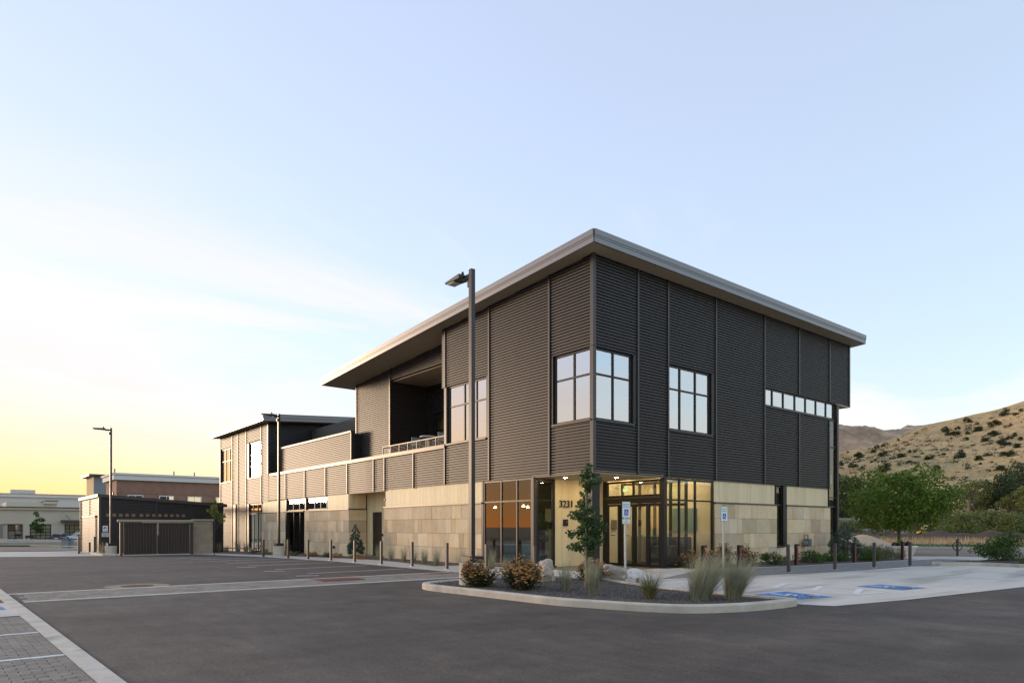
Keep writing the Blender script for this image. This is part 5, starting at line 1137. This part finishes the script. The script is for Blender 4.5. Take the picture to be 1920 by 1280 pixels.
TW = thing('stair_tower', 'wood clad stair tower painted sunlit gold and shaded grey under flat overhanging roof', 'tower', (0,0,0)); MB().box(-.85,1.3,94.5,101,-1,8.45).build('wall', M['woodtower'], TW); MB().box(-.84,1.3,94.40,94.48,-1,8.44).build('side_panel', M['grey'], TW); MB().box(-1.5,2,93.6,101.5,8.46,8.7).build('roof', M['trim'], TW)  # gold paints the sunlit face, the grey sheet paints the shaded one
# beige shops
gbs = gz(140); BG = thing('beige_shop', 'long beige stucco shop with dark framed storefront windows', 'building', (0,0,0))
MB().box(-60,40,140.6,165,gbs-.3,4.6).build('wall', M['beige'], BG); MB().box(-60.2,40.2,140.2,165,4.61,5.05).build('parapet', M['beige'], BG); MB().box(-60.4,40.4,140.0,165.2,5.06,5.2).build('parapet_cap', M['intdark'], BG); MB().box(-60.2,40.2,140.3,140.58,1.98,2.3).build('band', M['beige'], BG)
for u0, u1 in ((-60,-8.9),(-5.9,-4.9),(-1.55,.55)): MB().box(u0,u1,140.2,140.59,gbs-.3,1.97).build('pier', M['beige'], BG)
MB().box(-10.6,-8.95,140.05,140.19,gbs+.7,1.95).build('stone_veneer', M['stonedark'], BG); MB().box(-10.6,-8.9,140.0,140.19,gbs-.2,gbs+.68).build('veneer_base', M['stone'], BG)
window(('R',140.5), [-8.2,-7.1,-6.0], [gbs,gbs+.45,gbs+2.1,1.9], set_=.05, outer=.12, fw=.12, sill=False, gm='glassU', parent=BG)
window(('R',140.5), [-4.85,-4.0,-3.2,-2.4,-1.6], [gbs,gbs+.6,gbs+1.2,gbs+1.8,gbs+2.4,1.9], set_=.05, outer=.12, fw=.1, sill=False, gm='glassL', parent=BG)
window(('R',140.5), [.6,1.4,2.2,3.0,3.8,4.6], [gbs,gbs+.6,gbs+1.2,gbs+1.8,gbs+2.4,1.9], set_=.05, outer=.12, fw=.1, sill=False, gm='glassL', parent=BG)
MB().box(-.1,6,138.8,140.3,2.5,2.75).build('awning', M['intdark'], BG); MB().tube([(1.4,138.9,2.75),(.8,140.3,3.7)], .05, 6).build('awning_rod', M['intdark'], BG); MB().box(.0,6,138.9,140.3,2.49,2.3).build('awning_fascia', M['intdark'], BG)
for u0, u1, z1 in ((-8.2,-2.2,6.2),(-2.15,-.2,6.35)): MB().box(u0,u1,145,160,4.9,z1).build('raised_parapet', M['cream'], BG)
MB().box(-2.35,0,144.6,145,5.9,6.45).build('parapet_cornice', M['cream'], BG); MB().box(-2.35,0,144.5,160,6.46,6.6).build('parapet_cap', M['intdark'], BG)
for px_, zz in ((8,5.3),(23,5.3),(58,7.2)):
    pass
def farbuild(label, x0, x1, y0, z1, seed, wins):
    t = thing('apartment_building', label, 'building', (0,0,0)); MB().box(x0,x1,y0,y0+40,-2,z1-1).build('wall', M['offwhite'], t); MB().box(x0-.6,x1+.6,y0-.6,y0+40,z1-.99,z1-.2).build('cornice', M['cornice'], t); MB().box(x0-.9,x1+.9,y0-.9,y0+40,z1-.19,z1).build('roof_edge', M['offwhite'], t)
    for u in wins: window(('R',y0-.1), [u,u+.9,u+1.8], [z1-5.2,z1-3.4], set_=0, outer=.12, sill=False, gm='glassL', parent=t, dmat='white')
    return t
farbuild('off white apartment block with heavy cornice behind the beige shop', -6.5, 40, 215, 10.6, 1, (5.5,9.5,13.5)); farbuild('low off white block at the far side of the beige shop roof', -34, -13.6, 215, 9.6, 2, (-22,-18))
MB().box(-4,1.5,214,220,10.62,11.6).build('roof_house', M['offwhite'], bpy.data.objects['apartment_building'])
# far lot: island, tree, signboard, cars
ix, iy = at(70, 118); st(MB().prism([(ix-5,iy-1),(ix+12,iy-6),(ix+12,iy-3.5),(ix-4.5,iy+1.2)], gz(118)-.1, gz(118)+.12).build('far_island', M['kerb']))
ft = make_tree('street_tree', 'small leafy green tree in front of the beige shop', 2.7, 3.9, 1.5, 22, 110, .11, M['leaf_green'], 61, .09, .17, base=.35); put(ft, 69.5, 121)
for i, px_ in enumerate((27,33,46,53,84)):
    x, y = at(px_, 117); bush('yellow green clump on the small island before the beige shop', (x,y,gz(y)+.1), 1.0, .38, M['leaf_lime'] if i % 2 else M['leaf_olive'], 110+i, n=6, ln=50, ls=.06, group='clumps on the far island')
x, y = at(55.5, 116); sb = thing('sign_board', 'dark blank sign board on slanted legs before the beige shop', 'sign', (x,y,gz(y)), rad(-39)); MB().box(-.7,.7,-.06,.06,.75,1.2).build('board', M['black'], sb); MB().hexa([(.1,-.06,.75),(.25,-.06,.75),(.25,.06,.75),(.1,.06,.75),(.55,-.06,0),(.7,-.06,0),(.7,.06,0),(.55,.06,0)]).build('leg', M['black'], sb); MB().box(-.6,-.5,-.05,.05,0,.75).build('leg', M['black'], sb)
def car(label, px, s, rz, paint, pickup=False):
    x, y = at(px, s); t = thing('parked_car', label, 'car', (x,y,gz(y)+.01), rz)
    prof = [(-2.0,.35),(-2.05,.65),(-1.98,.95),(-1.75,1.38),(-1.2,1.5),(.1,1.48),(.75,1.05),(1.75,.9),(2.0,.7),(2.0,.35)] if not pickup else [(-2.6,.5),(-2.6,1.0),(-.6,1.0),(-.55,1.75),(.7,1.75),(1.3,1.15),(2.4,1.05),(2.5,.5)]
    mb = MB(); n = len(prof); b = 0
    for yy, ins in ((-.85,0),(-.80,1),(.80,1),(.85,0)):
        pass
    for yy in (-.84,.84):
        for px_, pz in prof: mb.v.append((px_, yy*(1 if pz < 1.0 else .82), pz))
    mb.f.append(tuple(range(n))); mb.f.append(tuple(range(2*n-1, n-1, -1)))
    for i in range(n): j = (i+1) % n; mb.f.append((i, n+i, n+j, j))
    body = bevel(mb.build('body', paint, t, False), .05, 3)
    for sy in (-1,1):
        for q in ([(-1.55,1.0),(-1.35,1.38),(-.55,1.42),(-.5,1.0)],[(-.42,1.0),(-.45,1.42),(.08,1.4),(.58,1.02)]): MB().poly([(a, sy*(.84 if z < 1.02 else .70)+sy*.012, z) for a, z in (q if sy < 0 else q[::-1])]).build('side_window', M['dark'], t)
        w_ = MB().box(-2.07,-1.96,sy*.72-.11,sy*.72+.11,.78,1.02).build('tail_light', M['taillight'], t)
    MB().poly([(-2.0,-.58,1.02),(-2.0,.58,1.02),(-1.80,.52,1.36),(-1.80,-.52,1.36)]).build('rear_window', M['dark'], t); MB().box(-2.08,-2.05,-.25,.25,.6,.72).build('licence_plate', M['whitesign'], t)
    for wx in (-1.3,1.3):
        for wy in (-.86,.66): w_ = MB().tube([(wx,wy,.32),(wx,wy+.2,.32)], .33, 18).build('wheel', M['tyre'], t); MB().tube([(wx,wy-.01,.32),(wx,wy+.21,.32)], .2, 14).build('rim', M['rim'], w_)
    return t
car('dark blue hatchback parked beside the beige shop', 113, 122, rad(68), M['carblue'])
car('silver pickup half hidden behind the shed', 152, 126, rad(160), M['silver'], True)
# terrace furniture
tt = thing('terrace_table', 'small white table on the roof terrace behind the railing', 'table', (.75,10.9,4.78)); MB().lathe([(.38,.68),(.38,.72)], n=20).build('table_top', M['white'], tt); MB().tube([(0,0,0),(0,0,.68)], .05, 8).build('pedestal', M['white'], tt)
for y, rz, lb in ((11.75,-1.6,'blue grey terrace chair on the door side of the table'),(10.0,1.6,'blue grey terrace chair on the window side of the table')):
    c = thing('terrace_chair', lb, 'chair', (.75,y,4.78), rz); MB().box(-.22,.22,-.22,.22,.40,.44).build('seat', M['chair'], c); MB().box(-.24,-.20,-.22,.22,.44,.78).build('backrest', M['chair'], c)
    for a in (-.2,.17):
        for b in (-.2,.17): MB().box(a,a+.03,b,b+.03,0,.40).build('leg', M['chair'], c)
# lobby furniture
for x, y, lb in ((1.2,4.2,'blue lobby armchair nearest the corner post'),(1.2,5.3,'blue lobby armchair deeper behind the storefront')):
    c = thing('lobby_chair', lb, 'chair', (x,y,.02)); bevel(MB().box(-.35,.35,-.35,.35,.15,.42).build('seat', M['chair'], c), .05); bevel(MB().box(-.35,-.22,-.35,.35,.42,.8).build('backrest', M['chair'], c), .05)
    for a in (-.3,.26):
        for b in (-.3,.26): MB().box(a,a+.04,b,b+.04,0,.15).build('leg', M['black'], c)
lp = make_tree('lobby_plant', 'tall indoor plant behind the storefront glass', .9, 1.2, .9, 9, 26, .1, M['leaf_dark'], 71, .03, .2); lp.location = (.9,3.5,.02); lp['category'] = 'plant'
